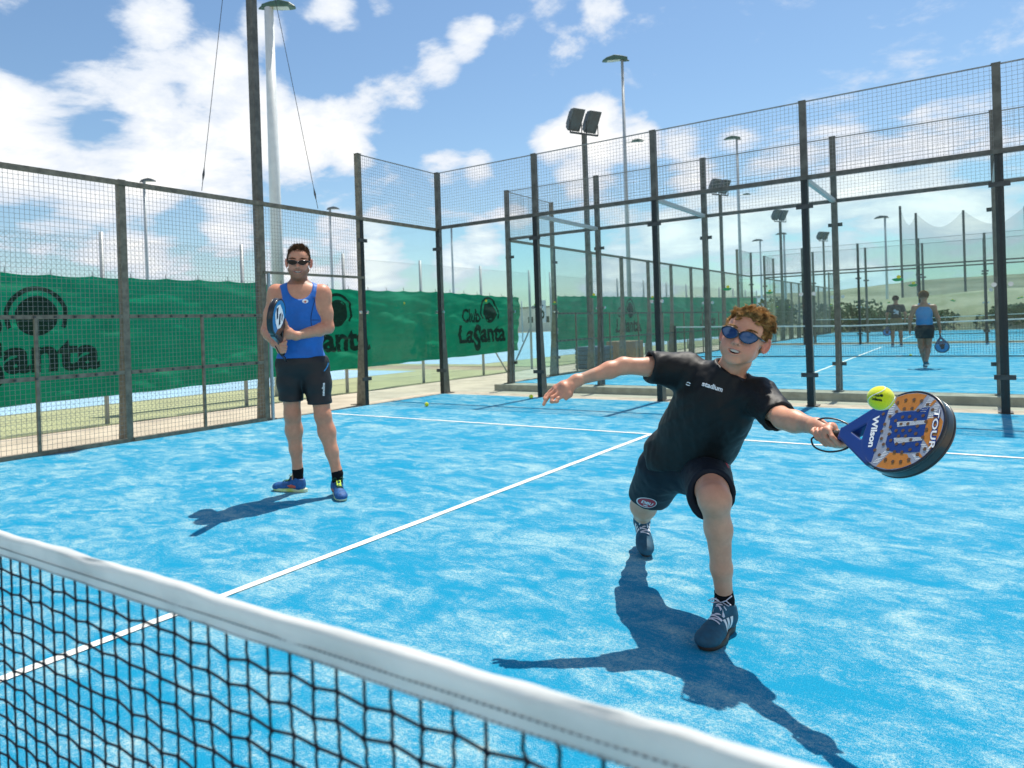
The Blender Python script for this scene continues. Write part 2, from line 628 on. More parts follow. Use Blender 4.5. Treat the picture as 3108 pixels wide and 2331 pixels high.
_share = {}
def shared(key, fn):
    if key not in _share:
        _share[key] = fn()
    return _share[key]


def post(parent, x, y, h, gd, sd=None, w=0.04, seal_h=3.0, gus=0.2, mat=None):
    """square steel post with a tapered foot on side gd and a black seal strip on side sd"""
    def mk():
        mb = MB()
        mb.box((-w, -w, 0), (w, w, h))
        mb.box((-w - 0.004, -w - 0.004, h), (w + 0.004, w + 0.004, h + 0.008))
        # foot plate + gusset
        if gd is not None:
            gx, gy = gd
            t = 0.03
            a = w
            if gx:
                x0, x1 = (gx * a, gx * (a + gus))
                lo, hi = min(x0, x1), max(x0, x1)
                if gx > 0:
                    mb.hexa([(a, -t, 0.012), (a + gus * .6, -t, 0.012), (a + gus * .6, t, 0.012), (a, t, 0.012), (a, -t, 1.5), (a + .004, -t, 1.5), (a + .004, t, 1.5), (a, t, 1.5)])
                else:
                    mb.hexa([(-a - gus * .6, -t, 0.012), (-a, -t, 0.012), (-a, t, 0.012), (-a - gus * .6, t, 0.012), (-a - .004, -t, 1.5), (-a, -t, 1.5), (-a, t, 1.5), (-a - .004, t, 1.5)])
                mb.box((lo - 0.02, -0.07, 0.0), (hi + 0.02, 0.07, 0.011))
            else:
                if gy > 0:
                    mb.hexa([(-t, a, 0.012), (t, a, 0.012), (t, a + gus * .6, 0.012), (-t, a + gus * .6, 0.012), (-t, a, 1.5), (t, a, 1.5), (t, a + .004, 1.5), (-t, a + .004, 1.5)])
                    mb.box((-0.07, a - 0.02, 0.0), (0.07, a + gus, 0.011))
                else:
                    mb.hexa([(-t, -a - gus * .6, 0.012), (t, -a - gus * .6, 0.012), (t, -a, 0.012), (-t, -a, 0.012), (-t, -a - .004, 1.5), (t, -a - .004, 1.5), (t, -a, 1.5), (-t, -a, 1.5)])
                    mb.box((-0.07, -a - gus, 0.0), (0.07, -a + 0.02, 0.011))
        return mb.mesh('post')
    me = shared(('post', h, gd, w, gus, mat), mk)
    o = obj('post', me, M[mat or 'galv'], parent, at=(x, y, 0.0))
    if sd is not None:
        def ms():
            sx, sy = sd
            q = w + 0.004
            if sx: return MB().box((min(sx * w, sx * q) + sx * .001, -w * 1.02, 0.005), (max(sx * w, sx * q) + sx * .001, w * 1.02, seal_h)).mesh('seal_strip')
            return MB().box((-w * 1.02, min(sy * w, sy * q) + sy * .001, 0.005), (w * 1.02, max(sy * w, sy * q) + sy * .001, seal_h)).mesh('seal_strip')
        obj('seal_strip', shared(('seal', sd, w, seal_h), ms), M['seal'], o, at=(x, y, 0.0))
    return o


def pane(parent, axis, x, y, L, z0=0.05, z1=2.955, sticker=True, side=-1):
    def mk():
        t = 0.006
        if axis == 'x': return MB().box((0.012, -t, z0), (L - 0.012, t, z1)).mesh('glass_pane')
        return MB().box((-t, 0.012, z0), (t, L - 0.012, z1)).mesh('glass_pane')
    o = obj('glass_pane', shared(('pane', axis, L, z0, z1), mk), M['glass'], parent, at=(x, y, 0))
    if sticker:
        def ms(kind):
            mb = MB()
            n = 20
            c, rx, rz = ((L / 2, 1.60), 0.058, 0.020) if kind == 'g' else ((L / 2 + 0.01, 1.632), 0.022, 0.022)
            base = len(mb.v)
            for k in range(n):
                a = 2 * PI * k / n
                s = c[0] + rx * math.cos(a) * (1 + 0.12 * math.sin(3 * a))
                z = c[1] + rz * math.sin(a)
                mb.v.append((s, side * 0.0075, z) if axis == 'x' else (-side * 0.0075, s, z))
            mb.f.append(tuple(range(n)))
            return mb.mesh('sticker')
        obj('sticker', shared(('stg', axis, L, side), lambda: ms('g')), M['sgreen'], o, at=(x, y, 0))
        obj('sticker', shared(('sty', axis, L, side), lambda: ms('y')), M['yellow'], o, at=(x, y, 0))
    return o


def rail(parent, a, b, r=0.028, mat=None, name='rail'):
    a = Vector(a); b = Vector(b)
    return MB().tube([a, b], r * 1.25, 4).build(name, mat or M['galv'], parent)


def clamps(parent, x, y, axis, side):
    """two plates and two round glass bolts on a post"""
    def mk():
        if axis == 'x': return MB().box((-0.10, -0.011, -0.028), (0.10, 0.011, 0.028)).mesh('clamp')
        return MB().box((-0.011, -0.10, -0.028), (0.011, 0.10, 0.028)).mesh('clamp')
    def mc():
        mb = MB()
        for q in (-0.012, 0.012):
            for k in range(12):
                a = 2 * PI * k / 12
                if axis == 'x': mb.v.append((0.026 * math.cos(a), q, 0.026 * math.sin(a)))
                else: mb.v.append((q, 0.026 * math.cos(a), 0.026 * math.sin(a)))
        for k in range(12):
            k2 = (k + 1) % 12
            mb.f.append((k, k2, 12 + k2, 12 + k))
        mb.f.append(tuple(range(12)))
        mb.f.append(tuple(range(12, 24)))
        return mb.mesh('glass_bolt')
    dx, dy = (0, side) if axis == 'x' else (side, 0)
    for z in (0.42, 2.62):
        obj('clamp', shared(('clamp', axis), mk), M['dark'], parent, at=(x + dx * .054, y + dy * .054, z))
    for s in (-0.075, 0.075):
        sx, sy = (s, 0) if axis == 'x' else (0, s)
        obj('glass_bolt', shared(('gb', axis), mc), M['bolt'], parent, at=(x + dx * .04 + sx, y + dy * .04 + sy, 1.48))


def end_wall(Y, inward, label, xs=(-5, -3, -1, 1, 3, 5), corners=True, stick=True):
    """glass end wall: 3 m of glass under 1 m of wire mesh"""
    t = thing('glass_wall', label, 'glass wall', (0, Y, 0), 'glass end walls of the padel courts')
    g = (0, -inward)
    for i, x in enumerate(xs):
        p = post(t, x, Y - inward * 0.045, 4.0, g, (0, inward), mat='postdark')
        clamps(t, x, Y - inward * 0.045, 'x', inward)
    for x0, x1 in zip(xs[:-1], xs[1:]):
        pane(t, 'x', x0, Y, x1 - x0, sticker=stick, side=inward)
        obj('wire_panel', wire_mesh('x', x1 - x0 - 0.08, 3.03, 3.98), M['wire'], t, at=(x0 + 0.04, Y - inward * 0.02, 0), kind='stuff')
    rail(t, (xs[0], Y - inward * 0.012, 2.995), (xs[-1], Y - inward * 0.012, 2.995), 0.03, M['postdark'])
    rail(t, (xs[0], Y - inward * 0.02, 3.99), (xs[-1], Y - inward * 0.02, 3.99), 0.007, M['wire'], 'top_wire')
    return t


def side_fence(X, y0, y1, inward, label, near_glass=True, far_glass=True, gate=None, poles=True, ystart=None):
    """mesh side fence of a court, with a glass bay at either end"""
    t = thing('mesh_fence', label, 'fence', (X, (y0 + y1) / 2, 0), 'mesh side fences of the padel courts')
    xo = X - inward * 0.045
    ys = [y for y in np.arange(y0, y1 + 0.01, 2.0)]
    lo_gl = y0 + 2 if near_glass else y0
    hi_gl = y1 - 2 if far_glass else y1
    for y in ys[1:-1] if near_glass else ys[:-1]:
        tall = (near_glass and abs(y - (y0 + 2)) < .01) or (far_glass and abs(y - (y1 - 2)) < .01)
        post(t, xo, y, 4.0 if tall else 3.0, (-inward, 0), (inward, 0) if tall else None)
        if tall:
            clamps(t, xo, y, 'y', inward)
    bays = list(zip(ys[:-1], ys[1:]))
    for a, b in bays:
        isg = (near_glass and a < y0 + .01) or (far_glass and b > y1 - .01)
        if isg:
            pane(t, 'y', X, a, b - a, side=inward)
            obj('wire_panel', wire_mesh('y', b - a - 0.08, 3.03, 3.98), M['wire'], t, at=(X - inward * 0.02, a + 0.04, 0), kind='stuff')
            rail(t, (X - inward * 0.02, a, 3.99), (X - inward * 0.02, b, 3.99), 0.007, M['wire'], 'top_wire')
            continue
        if gate is not None and gate[0] - .01 < a < gate[1] - .01:
            obj('wire_panel', wire_mesh('y', b - a - 0.08, 2.05, 2.95), M['wire'], t, at=(X - inward * 0.02, a + 0.04, 0), kind='stuff')
            rail(t, (X, a, 2.03), (X, b, 2.03), 0.02, M['galv'], 'gate_head_bar')
            rail(t, (X + inward * 0.01, a + 0.075, 0.0), (X + inward * 0.01, a + 0.075, 2.02), 0.02, M['greypole'], 'gate_jamb')
            continue
        obj('wire_panel', wire_mesh('y', b - a - 0.08, 0.05, 2.95), M['wire'], t, at=(X - inward * 0.02, a + 0.04, 0), kind='stuff')
        m = (a + b) / 2
        rail(t, (X, m, 0.02), (X, m, 1.44), 0.018, M['galv'], 'stiffener')
        for z in (1.44, 0.80):
            MB().box((X - inward * 0.013 - 0.004, a + 0.045, z - 0.022), (X - inward * 0.013 + 0.004 + 0.008 * inward, b - 0.045, z + 0.022)).build('flat_bar', M['galv'], t)
        MB().box((X - 0.02, a + 0.04, 0.006), (X + 0.02, b - 0.04, 0.045)).build('bottom_rail', M['galv'], t)
        def bolts():
            mb = MB()
            for z in (1.44, 0.80):
                for k in range(9):
                    yy = 0.15 + k * 0.21
                    mb.box((-0.008, yy - 0.011, z - 0.011), (0.008, yy + 0.011, z + 0.011))
            return mb.mesh('bolt_row')
        obj('bolt_row', shared('bolts', bolts), M['dark'], t, at=(X + inward * 0.010, a, 0), kind='stuff')
    rail(t, (X - inward * 0.01, y0, 2.97), (X - inward * 0.01, y1, 2.97), 0.03)
    return t


end_wall(10.0, -1, 'glass end wall of the nearest court with dark posts and mesh on top')
end_wall(12.5, 1, 'glass end wall standing on the concrete kerb just behind the nearest one')
end_wall(32.5, -1, 'far glass end wall of the second court behind the two distant players')
end_wall(35.0, 1, 'farthest glass end wall, starting the third court', stick=True)
side_fence(-5.0, -6, 10, 1, 'galvanised mesh fence at left with the open gateway behind the man', near_glass=False, far_glass=True, gate=(6, 8))
side_fence(-5.0, 12.5, 32.5, 1, 'left mesh fence of the second court seen through the glass')
side_fence(-5.0, 35, 55, 1, 'left mesh fence of the third court far behind')
side_fence(5.0, 35, 55, -1, 'right mesh fence of the third court far behind')

for i, x in enumerate((-3, -1, 1, 3)):
    nm = ['leftmost', 'second from left', 'third from left', 'rightmost']
    rail(None, (x, 10.09, 2.99), (x, 12.42, 2.99), 0.032, M['greypole'], 'brace_tube')
    o = COL.objects[-1]
    o['label'] = '%s steel tube bracing the two glass walls at rail height' % nm[i]
    o['category'] = 'brace'
    o['group'] = 'brace tubes between the glass walls'


# ------------------------------------------------------------------ floodlights of the padel courts (6 m posts)
def flood_head(parent, c, yaw, s=1.0):
    """two box floodlights on a short cross bar, tilted towards the court"""
    ca, sa = math.cos(yaw), math.sin(yaw)
    tilt = math.radians(28)
    def T(q, off):
        x, y, z = q
        y, z = y * math.cos(tilt) - z * math.sin(tilt), y * math.sin(tilt) + z * math.cos(tilt)
        x += off
        return (c[0] + (x * ca - y * sa) * s, c[1] + (x * sa + y * ca) * s, c[2] + 0.36 * s + z * s)
    for off in (-0.27, 0.27):
        pts = [(-0.20, -0.05, -0.29), (0.20, -0.05, -0.29), (0.16, 0.12, -0.23), (-0.16, 0.12, -0.23), (-0.20, -0.05, 0.29), (0.20, -0.05, 0.29), (0.16, 0.12, 0.23), (-0.16, 0.12, 0.23)]
        h = MB().hexa([T(q, off) for q in pts]).build('lamp_housing', M['lampgrey'], parent)
        bevel(h, 0.02)
        gl = [(-0.165, -0.058, -0.245), (0.165, -0.058, -0.245), (0.165, -0.058, 0.245), (-0.165, -0.058, 0.245)]
        MB().quad(*[T(q, off) for q in gl]).build('lamp_glass', M['floodglass'], h)
        fins = MB()
        for k in range(5):
            x = -0.12 + k * 0.06
            fins.hexa([T(q, off) for q in [(x - .006, .13, -.18), (x + .006, .13, -.18), (x + .006, .18, -.16), (x - .006, .18, -.16), (x - .006, .13, .18), (x + .006, .13, .18), (x + .006, .18, .16), (x - .006, .18, .16)]])
        fins.build('cooling_fins', M['lampgrey'], h)
        for q in (-0.19, 0.19):
            MB().tube([T((q, 0.0, 0.0), off), (c[0] + (off + q) * ca * s, c[1] + (off + q) * sa * s, c[2] + 0.02)], 0.014 * s, 5).build('bracket', M['dark'], parent)
    MB().tube([(c[0] - 0.45 * ca * s, c[1] - 0.45 * sa * s, c[2] + 0.02), (c[0] + 0.45 * ca * s, c[1] + 0.45 * sa * s, c[2] + 0.02)], 0.03 * s, 4).build('cross_bar', M['dark'], parent)


def flood_post(x, y, label, guys=False, h=6.0):
    t = thing('floodlight_post', label, 'floodlight', (x, y, 0), 'six metre floodlight posts of the padel courts')
    w = 0.055
    pm = MB().box((x - w, y - w, 0), (x + w, y + w, h))
    pm.box((x - 0.12, y - 0.12, -0.002), (x + 0.12, y + 0.12, 0.014))
    bevel(pm.build('pole', M['postdark'], t), 0.008)
    flood_head(t, (x, y, h), math.radians(66))
    if guys:
        MB().tube([(x, y - 0.44, h + 0.02), (x, y + 0.44, h + 0.02)], 0.02, 6).build('guy_bar', M['dark'], t)
        for s in (-1, 1):
            top = Vector((x, y + s * 0.42, h + 0.02)); end = Vector((-5.0, y + s * 1.0, 3.02))
            MB().tube([top, end], 0.0045, 5).build('guy_cable', M['dark'], t)
            q = end.lerp(top, 0.07)
            MB().tube([end.lerp(top, 0.045), q, end.lerp(top, 0.10)], [0.006, 0.016, 0.006], 6).build('turnbuckle', M['dark'], t)
    return t


flood_post(-5.14, 6.06, 'tall dark floodlight post beside the gateway with two thin guy cables', True)
flood_post(-5.14, 16.6, 'floodlight post with a pair of box lamps against the white cloud')
flood_post(-5.14, 28.7, 'floodlight post by the far left end of the second court')
flood_post(-5.14, 39.3, 'floodlight post of the third court, its lamp showing above the mesh')
flood_post(-5.14, 52.0, 'farthest and smallest padel floodlight post')


# ------------------------------------------------------------------ tall tennis masts
def mast(x, y, h, r0, r1, mat, label, heads=1, arm=None, yaw=0.0, hm=None, s=1.0, low=None):
    t = thing('lamp_mast', label, 'lamp post', (x, y, GZ), 'tall lamp masts of the tennis courts')
    mb = MB().tube([(x, y, GZ), (x, y, h * 0.5), (x, y, h)], [r0, (r0 + r1) / 2, r1], 20)
    mb.build('pole', mat, t, smooth=True)
    ca, sa = math.cos(yaw), math.sin(yaw)
    def T(q):
        return (x + (q[0] * ca - q[1] * sa) * s, y + (q[0] * sa + q[1] * ca) * s, h + q[2] * s)
    # shovel-shaped luminaire
    prof = [(-0.25, 0.10, 0.02, 0.14), (0.05, 0.17, 0.0, 0.20), (0.40, 0.22, -0.02, 0.24), (0.75, 0.20, -0.03, 0.14), (0.95, 0.10, -0.05, 0.02)]
    mb = MB()
    for (px, hw, zb, zt) in prof:
        mb.v += [T((px, -hw, zb)), T((px, hw, zb)), T((px, hw * .7, zt)), T((px, -hw * .7, zt))]
    for i in range(len(prof) - 1):
        a = i * 4
        for k in range(4):
            k2 = (k + 1) % 4
            mb.f.append((a + k, a + k2, a + 4 + k2, a + 4 + k))
    mb.f += [(3, 2, 1, 0), (16, 17, 18, 19)]
    hd = mb.build('lamp_head', hm or M['lampgreen'], t)
    bevel(hd, 0.02)
    MB().quad(T((0.1, -0.14, -0.012)), T((0.1, 0.14, -0.012)), T((0.72, 0.15, -0.04)), T((0.72, -0.15, -0.04))).build('lamp_glass', M['lampglass'], hd)
    MB().tube([T((-0.22, -0.06, 0.05)), T((-0.34, -0.06, -0.02)), T((0.0, 0, -0.06))], 0.035 * s, 6).build('bracket', hm or M['lampgreen'], t)
    if low:
        z, side = low
        b = 0.55 * s
        mb = MB().tube([(x, y, z), (x - side * ca * 0.35 * s, y - side * sa * .35 * s, z + 0.02)], 0.03 * s, 6)
        mb.build('side_arm', mat, t)
        q = (x - side * ca * (0.35 * s + b / 2), y - side * sa * (.35 * s + b / 2), z + 0.03)
        lo = MB()
        for (px, hh) in ((-b / 2, .05), (0, .10), (b / 2, .03)):
            for (dy, dz) in ((-.13, -.02), (.13, -.02), (.09, hh), (-.09, hh)):
                X = px * side
                lo.v.append((q[0] - X * ca - dy * s * sa, q[1] - X * sa + dy * s * ca, q[2] + dz * s))
        for i in range(2):
            a = i * 4
            for k in range(4):
                k2 = (k + 1) % 4
                lo.f.append((a + k, a + k2, a + 4 + k2, a + 4 + k))
        lo.f += [(3, 2, 1, 0), (8, 9, 10, 11)]
        lo.build('side_lamp', hm or M['lampgreen'], t)
    return t


mast(-9.0, 9.68, 8.05, 0.145, 0.095, M['whitepole'], 'thick white mast with a green lamp head rising behind the left fence', yaw=math.radians(35), s=0.6)
mast(-8.7, 28.1, 12.0, 0.10, 0.055, M['greypole'], 'tall thin mast with a shovel lamp high against the blue sky', yaw=math.radians(215), s=0.85, low=(8.6, 1))
mast(-8.6, 45.3, 12.0, 0.11, 0.06, M['greypole'], 'tall thin mast with a shovel lamp above the right mesh panels', yaw=math.radians(215), s=0.8, low=(8.6, 1))
mast(-43.1, 27.3, 12.0, 0.13, 0.10, M['greypole'], 'lamp mast far behind the second mesh bay from the left, lamp at rail height', yaw=math.radians(30), s=0.9, hm=M['lampgrey'])
mast(-42.7, 44.8, 12.0, 0.13, 0.10, M['greypole'], 'lamp mast far behind the mesh just right of the thick white mast', yaw=math.radians(30), s=0.9, hm=M['lampgrey'])
mast(-42.1, 62.3, 12.0, 0.13, 0.10, M['greypole'], 'lamp mast far behind the glass right of the court corner', yaw=math.radians(30), s=0.9, hm=M['lampgrey'])
mast(-21.5, 108.0, 12.0, 0.15, 0.10, M['greypole'], 'very distant lamp mast left of the third court', yaw=math.radians(200), s=1.1, hm=M['lampgrey'])
mast(-5.4, 95.0, 12.0, 0.15, 0.10, M['greypole'], 'very distant lamp mast beside the high ball-stop net', yaw=math.radians(180), s=1.1, hm=M['lampgrey'])
mast(-14.5, 88.0, 10.5, 0.15, 0.10, M['greypole'], 'very distant lamp mast behind the boy, short and dark', yaw=math.radians(200), s=0.9, hm=M['lampgrey'])


# ------------------------------------------------------------------ tennis fence with green wind screens
def banner_mat():
    m, N, out = new_mat('green_windscreen')
    tcn = N.n('ShaderNodeTexCoord')
    P = tcn.outputs['Object']
    nz = N.noise(P, 1.4, 5, 0.6)
    wv = N.n('ShaderNodeTexWave')
    wv.inputs['Scale'].default_value = 24.0
    wv.inputs['Distortion'].default_value = 2.0
    N.l(P, wv.inputs[0])
    c = N.mix(N.smooth(nz, 0.3, 0.7), (0.000, 0.150, 0.080), (0.002, 0.225, 0.12))
    c = N.mix(N.math('MULTIPLY', wv.outputs['Fac'], 0.12), c, (0.05, 0.34, 0.18))
    d = N.n('ShaderNodeBsdfPrincipled')
    N.l(c, d.inputs['Base Color'])
    d.inputs['Roughness'].default_value = 0.62
    d.inputs['Specular IOR Level'].default_value = 0.25
    tl = N.n('ShaderNodeBsdfTranslucent')
    c2 = N.mix(0.5, c, (0.002, 0.50, 0.26))
    N.l(c2, tl.inputs[0])
    mx = N.n('ShaderNodeMixShader')
    mx.inputs[0].default_value = 0.42
    N.l(d.outputs[0], mx.inputs[1]); N.l(tl.outputs[0], mx.inputs[2])
    N.l(mx.outputs[0], out.inputs[0])
    return m


M['banner'] = banner_mat()
FX = -8.0


def wob(y, z):
    """sideways billow of the wind screen"""
    a = mnoise.noise(Vector((y * 0.55, z * 1.1, 1.7))) * 0.10
    b = mnoise.noise(Vector((y * 1.2 + 3, z * 5.5 + y * 0.5, 4.2))) * 0.060
    c = abs(mnoise.noise(Vector((y * 2.0, z * 9.0 - y * 0.8, 8.2)))) * 0.050
    edge = min(1.0, max(0.0, (2.25 - z) * 2.2))
    return (a + b * edge + c * edge) + 0.07


def banner(name, y0, y1, zt, zb, label, logos=()):
    t = thing('wind_screen', label, 'wind screen', (FX, (y0 + y1) / 2, GZ), 'green wind screens on the tennis fence')
    ny = int((y1 - y0) / 0.07); nz = 44
    P = np.zeros((ny + 1, nz + 1, 3))
    for i in range(ny + 1):
        y = y0 + (y1 - y0) * i / ny
        sag = 0.028 * abs(math.sin(PI * (y - y0) / 0.62)) ** 0.7
        for j in range(nz + 1):
            u = j / nz
            top = zt(y) - sag * 1.0
            bot = zb(y) + 0.018 * mnoise.noise(Vector((y * 1.7, 0, 0)))
            z = bot + (top - bot) * u
            P[i, j] = (FX + wob(y, z), y, z)
    MB().grid(P).build('cloth', M['banner'], t, smooth=True)
    tie = MB()
    y = y0 + 0.02
    while y < y1:
        tie.tube([(FX + 0.03, y, zt(y) - 0.02), (FX + 0.01, y + 0.01, zt(y) + 0.07)], 0.005, 4)
        y += 0.62
    tie.build('tie', M['black'], t, kind='stuff')
    return t


def text_mesh(body, size=1.0, offset=0.0, spacing=1.0, align='LEFT', shear=0.0):
    cu = bpy.data.curves.new('txt', 'FONT')
    cu.body = body
    cu.size = size
    cu.offset = offset
    cu.space_character = spacing
    cu.align_x = align
    cu.shear = shear
    cu.resolution_u = 6
    o = bpy.data.objects.new('txt', cu)
    COL.objects.link(o)
    dg = bpy.context.evaluated_depsgraph_get()
    me = bpy.data.meshes.new_from_object(o.evaluated_get(dg))
    bpy.data.objects.remove(o)
    bpy.data.curves.remove(cu)
    v = np.array([q.co[:] for q in me.vertices])
    me.calc_loop_triangles()
    f = [tuple(tr.vertices) for tr in me.loop_triangles]
    bpy.data.meshes.remove(me)
    return v, f


def tri_refine(v, f, maxlen):
    """split triangles until every edge is shorter than maxlen (so that print can follow a curved surface)"""
    v = [tuple(q) for q in v]
    f = list(f)
    mid = {}
    def m(a, b):
        k = (min(a, b), max(a, b))
        if k not in mid:
            mid[k] = len(v)
            v.append(tuple((np.array(v[a]) + np.array(v[b])) / 2))
        return mid[k]
    for _ in range(9):
        out = []
        done = True
        long_edges = set()
        for t in f:
            for a, b in ((0, 1), (1, 2), (2, 0)):
                p, q = v[t[a]], v[t[b]]
                if (p[0] - q[0]) ** 2 + (p[1] - q[1]) ** 2 + (p[2] - q[2]) ** 2 > maxlen ** 2:
                    long_edges.add((min(t[a], t[b]), max(t[a], t[b])))
        if not long_edges:
            break
        for t in f:
            e = [(min(t[a], t[b]), max(t[a], t[b])) in long_edges for a, b in ((0, 1), (1, 2), (2, 0))]
            k = sum(e)
            a, b, c = t
            if k == 0: out.append(t)
            elif k == 3:
                x, y, z = m(a, b), m(b, c), m(c, a)
                out += [(a, x, z), (x, b, y), (z, y, c), (x, y, z)]
            elif k == 1:
                if e[0]: x = m(a, b); out += [(a, x, c), (x, b, c)]
                elif e[1]: x = m(b, c); out += [(a, b, x), (a, x, c)]
                else: x = m(c, a); out += [(a, b, x), (x, b, c)]
            else:
                if not e[0]: x, y = m(b, c), m(c, a); out += [(a, b, x), (a, x, y), (y, x, c)]
                elif not e[1]: x, y = m(a, b), m(c, a); out += [(a, x, y), (x, b, c), (x, c, y)]
                else: x, y = m(a, b), m(b, c); out += [(a, x, y), (x, b, y), (a, y, c)]
        f = out
    return np.array(v), f


def ring2d(cx, cy, r0, r1, a0=0, a1=2 * PI, n=48):
    v = []; f = []
    for i in range(n + 1):
        a = a0 + (a1 - a0) * i / n
        v += [(cx + r0 * math.cos(a), cy + r0 * math.sin(a), 0), (cx + r1 * math.cos(a), cy + r1 * math.sin(a), 0)]
    for i in range(n):
        k = 2 * i
        f += [(k, k + 1, k + 3), (k, k + 3, k + 2)]
    return np.array(v, float), f


def disc2d(cx, cy, r, n=32):
    v = [(cx, cy, 0)] + [(cx + r * math.cos(2 * PI * i / n), cy + r * math.sin(2 * PI * i / n), 0) for i in range(n)]
    return np.array(v, float), [(0, 1 + i, 1 + (i + 1) % n) for i in range(n)]


def logo(parent, yc, zc, s):
    """the club logo: two lines of lettering and a ball under an arc; s = width of the lower line"""
    pieces = []
    def put(body, x0, x1, y0, y1, off=0.03, cap=None):
        """fit a word into a box; cap = a letter whose height fills the box"""
        v, f = text_mesh(body, 1.0, off)
        h = v[:, 1].max() if cap is None else text_mesh(cap, 1.0, off)[0][:, 1].max()
        v = v - np.array([v[:, 0].min(), 0, 0])
        v = v * np.array([(x1 - x0) / v[:, 0].max(), (y1 - y0) / h, 1]) + np.array([x0, y0, 0])
        pieces.append((v, f))
    put('Club', -.44, -.085, .118, .271)
    put('La', -.50, -.215, -.114, .083)
    put('S', -.225, -.085, -.197, .090, 0.05)
    put('anta', -.085, .50, -.114, .075, 0.035, 't')
    pieces.append(disc2d(0.113, 0.227, 0.125))
    pieces.append(ring2d(0.113, 0.227, 0.158, 0.186, -0.45, PI + 0.45))
    vs = []; fs = []; n = 0
    for v, f in pieces:
        v, f = tri_refine(v * s, f, 0.09)
        vs.append(v); fs += [(a + n, b + n, c + n) for a, b, c in f]; n += len(v)
    v = np.concatenate(vs)
    out = np.array([(FX + wob(yc + q[0], zc + q[1]) + 0.007, yc + q[0], zc + q[1]) for q in v])
    obj('print', np_mesh('print', out, np.array(fs), False), M['ink'], parent)


b1 = banner('b', 0.8, 17.75, lambda y: 2.18 - 0.010 * (y - 4) + 0.02 * math.sin(y), lambda y: 0.30 + 0.012 * (y - 4), 'long green wind screen with dark lettering behind the left mesh fence')
logo(b1, 4.06, 1.03, 2.29)
logo(b1, 10.12, 1.05, 2.29)
logo(b1, 15.84, 1.05, 2.29)
b2 = banner('b', 20.2, 46.0, lambda y: 2.10 + 0.012 * (y - 20), lambda y: 0.36 - 0.004 * (y - 20), 'farther green wind screen seen through the second court')
logo(b2, 25.9, 1.1, 2.4)
logo(b2, 36.0, 1.15, 2.4)


def chain_fence(y0, y1, label, h=2.75, step=2.66, brace_end=False, off=0.0):
    t = thing('chain_link_fence', label, 'fence', (FX, (y0 + y1) / 2, GZ), 'chain-link fences round the tennis courts')
    z0 = GZ + 0.03
    r = 0.0016
    mb = MB()
    p = 0.075
    s = y0 - (h)
    while s < y1:
        for sg in (1, -1):
            a, b = (s, s + (h - z0)) if sg > 0 else (s + (h - z0), s)
            za, zb = z0, h
            lo, hi = min(a, b), max(a, b)
            ta, tb = 0.0, 1.0
            if lo < y0: 
                k = (y0 - lo) / (hi - lo)
                if sg > 0: ta = k
                else: tb = 1 - k
            if hi > y1:
                k = (hi - y1) / (hi - lo)
                if sg > 0: tb = 1 - k
                else: ta = k
            if tb - ta < 0.01: continue
            P0 = (FX, a + (b - a) * ta, za + (zb - za) * ta); P1 = (FX, a + (b - a) * tb, za + (zb - za) * tb)
            mb.tube([P0, P1], r, 3, caps=False)
        s += p
    mb.build('chain_mesh', M['chain'], t, kind='stuff')
    y = y0
    i = 0
    while y <= y1 + 0.01:
        MB().tube([(FX - 0.045, y, GZ), (FX - 0.045, y, h + 0.10)], 0.036, 12).build('post', M['greypole'], t, smooth=True)
        y += step
    for z in (h, 1.3, 0.06):
        MB().tube([(FX - 0.012, y0, z), (FX - 0.012, y1, z)], 0.0025, 4).build('tension_wire', M['chain'], t)
    if brace_end:
        MB().tube([(FX - 0.045, y1 - 0.02, 1.1), (FX - 0.045, y1 - 1.2, GZ + 0.02)], 0.024, 8).build('brace', M['greypole'], t)
        MB().tube([(FX - 0.045, y1 - step + 0.02, 1.1), (FX - 0.045, y1 - step + 1.2, GZ + 0.02)], 0.024, 8).build('brace', M['greypole'], t)
    return t


chain_fence(0.04, 18.66, 'chain-link fence carrying the long green wind screen', brace_end=True)
chain_fence(20.0, 46.6, 'chain-link fence carrying the farther green wind screen')
# fence on the far side of the tennis court: a row of posts with wires
t = thing('chain_link_fence', 'distant low fence across the far side of the tennis court', 'fence', (-26, 20, GZ), 'chain-link fences round the tennis courts')
for i in range(16):
    y = 4 + i * 3.0
    MB().tube([(-26, y, GZ), (-26, y, 3.1)], 0.05, 8).build('post', M['greypole'], t, smooth=True)
for z in (0.3, 1.6, 3.0):
    MB().tube([(-26, 4, z), (-26, 49, z)], 0.012, 4).build('tension_wire', M['chain'], t)

# number board in the gap of the tennis fence
t = thing('court_number_sign', 'small white board numbered 6 on a pole in the fence gap', 'sign', (-8.0, 19.3, GZ))
MB().tube([(-8.03, 19.3, GZ), (-8.03, 19.3, 2.0)], 0.025, 8).build('pole', M['greypole'], t)
MB().box((-8.0, 19.02, 1.25), (-7.985, 19.55, 1.95)).build('board', M['white'], t)
v, f = text_mesh('6', 0.62, 0.01, align='CENTER')
obj('print', np_mesh('print', np.array([(-7.98, 19.29 + q[0], 1.38 + q[1]) for q in v]), np.array(f), False), M['ink'], t)

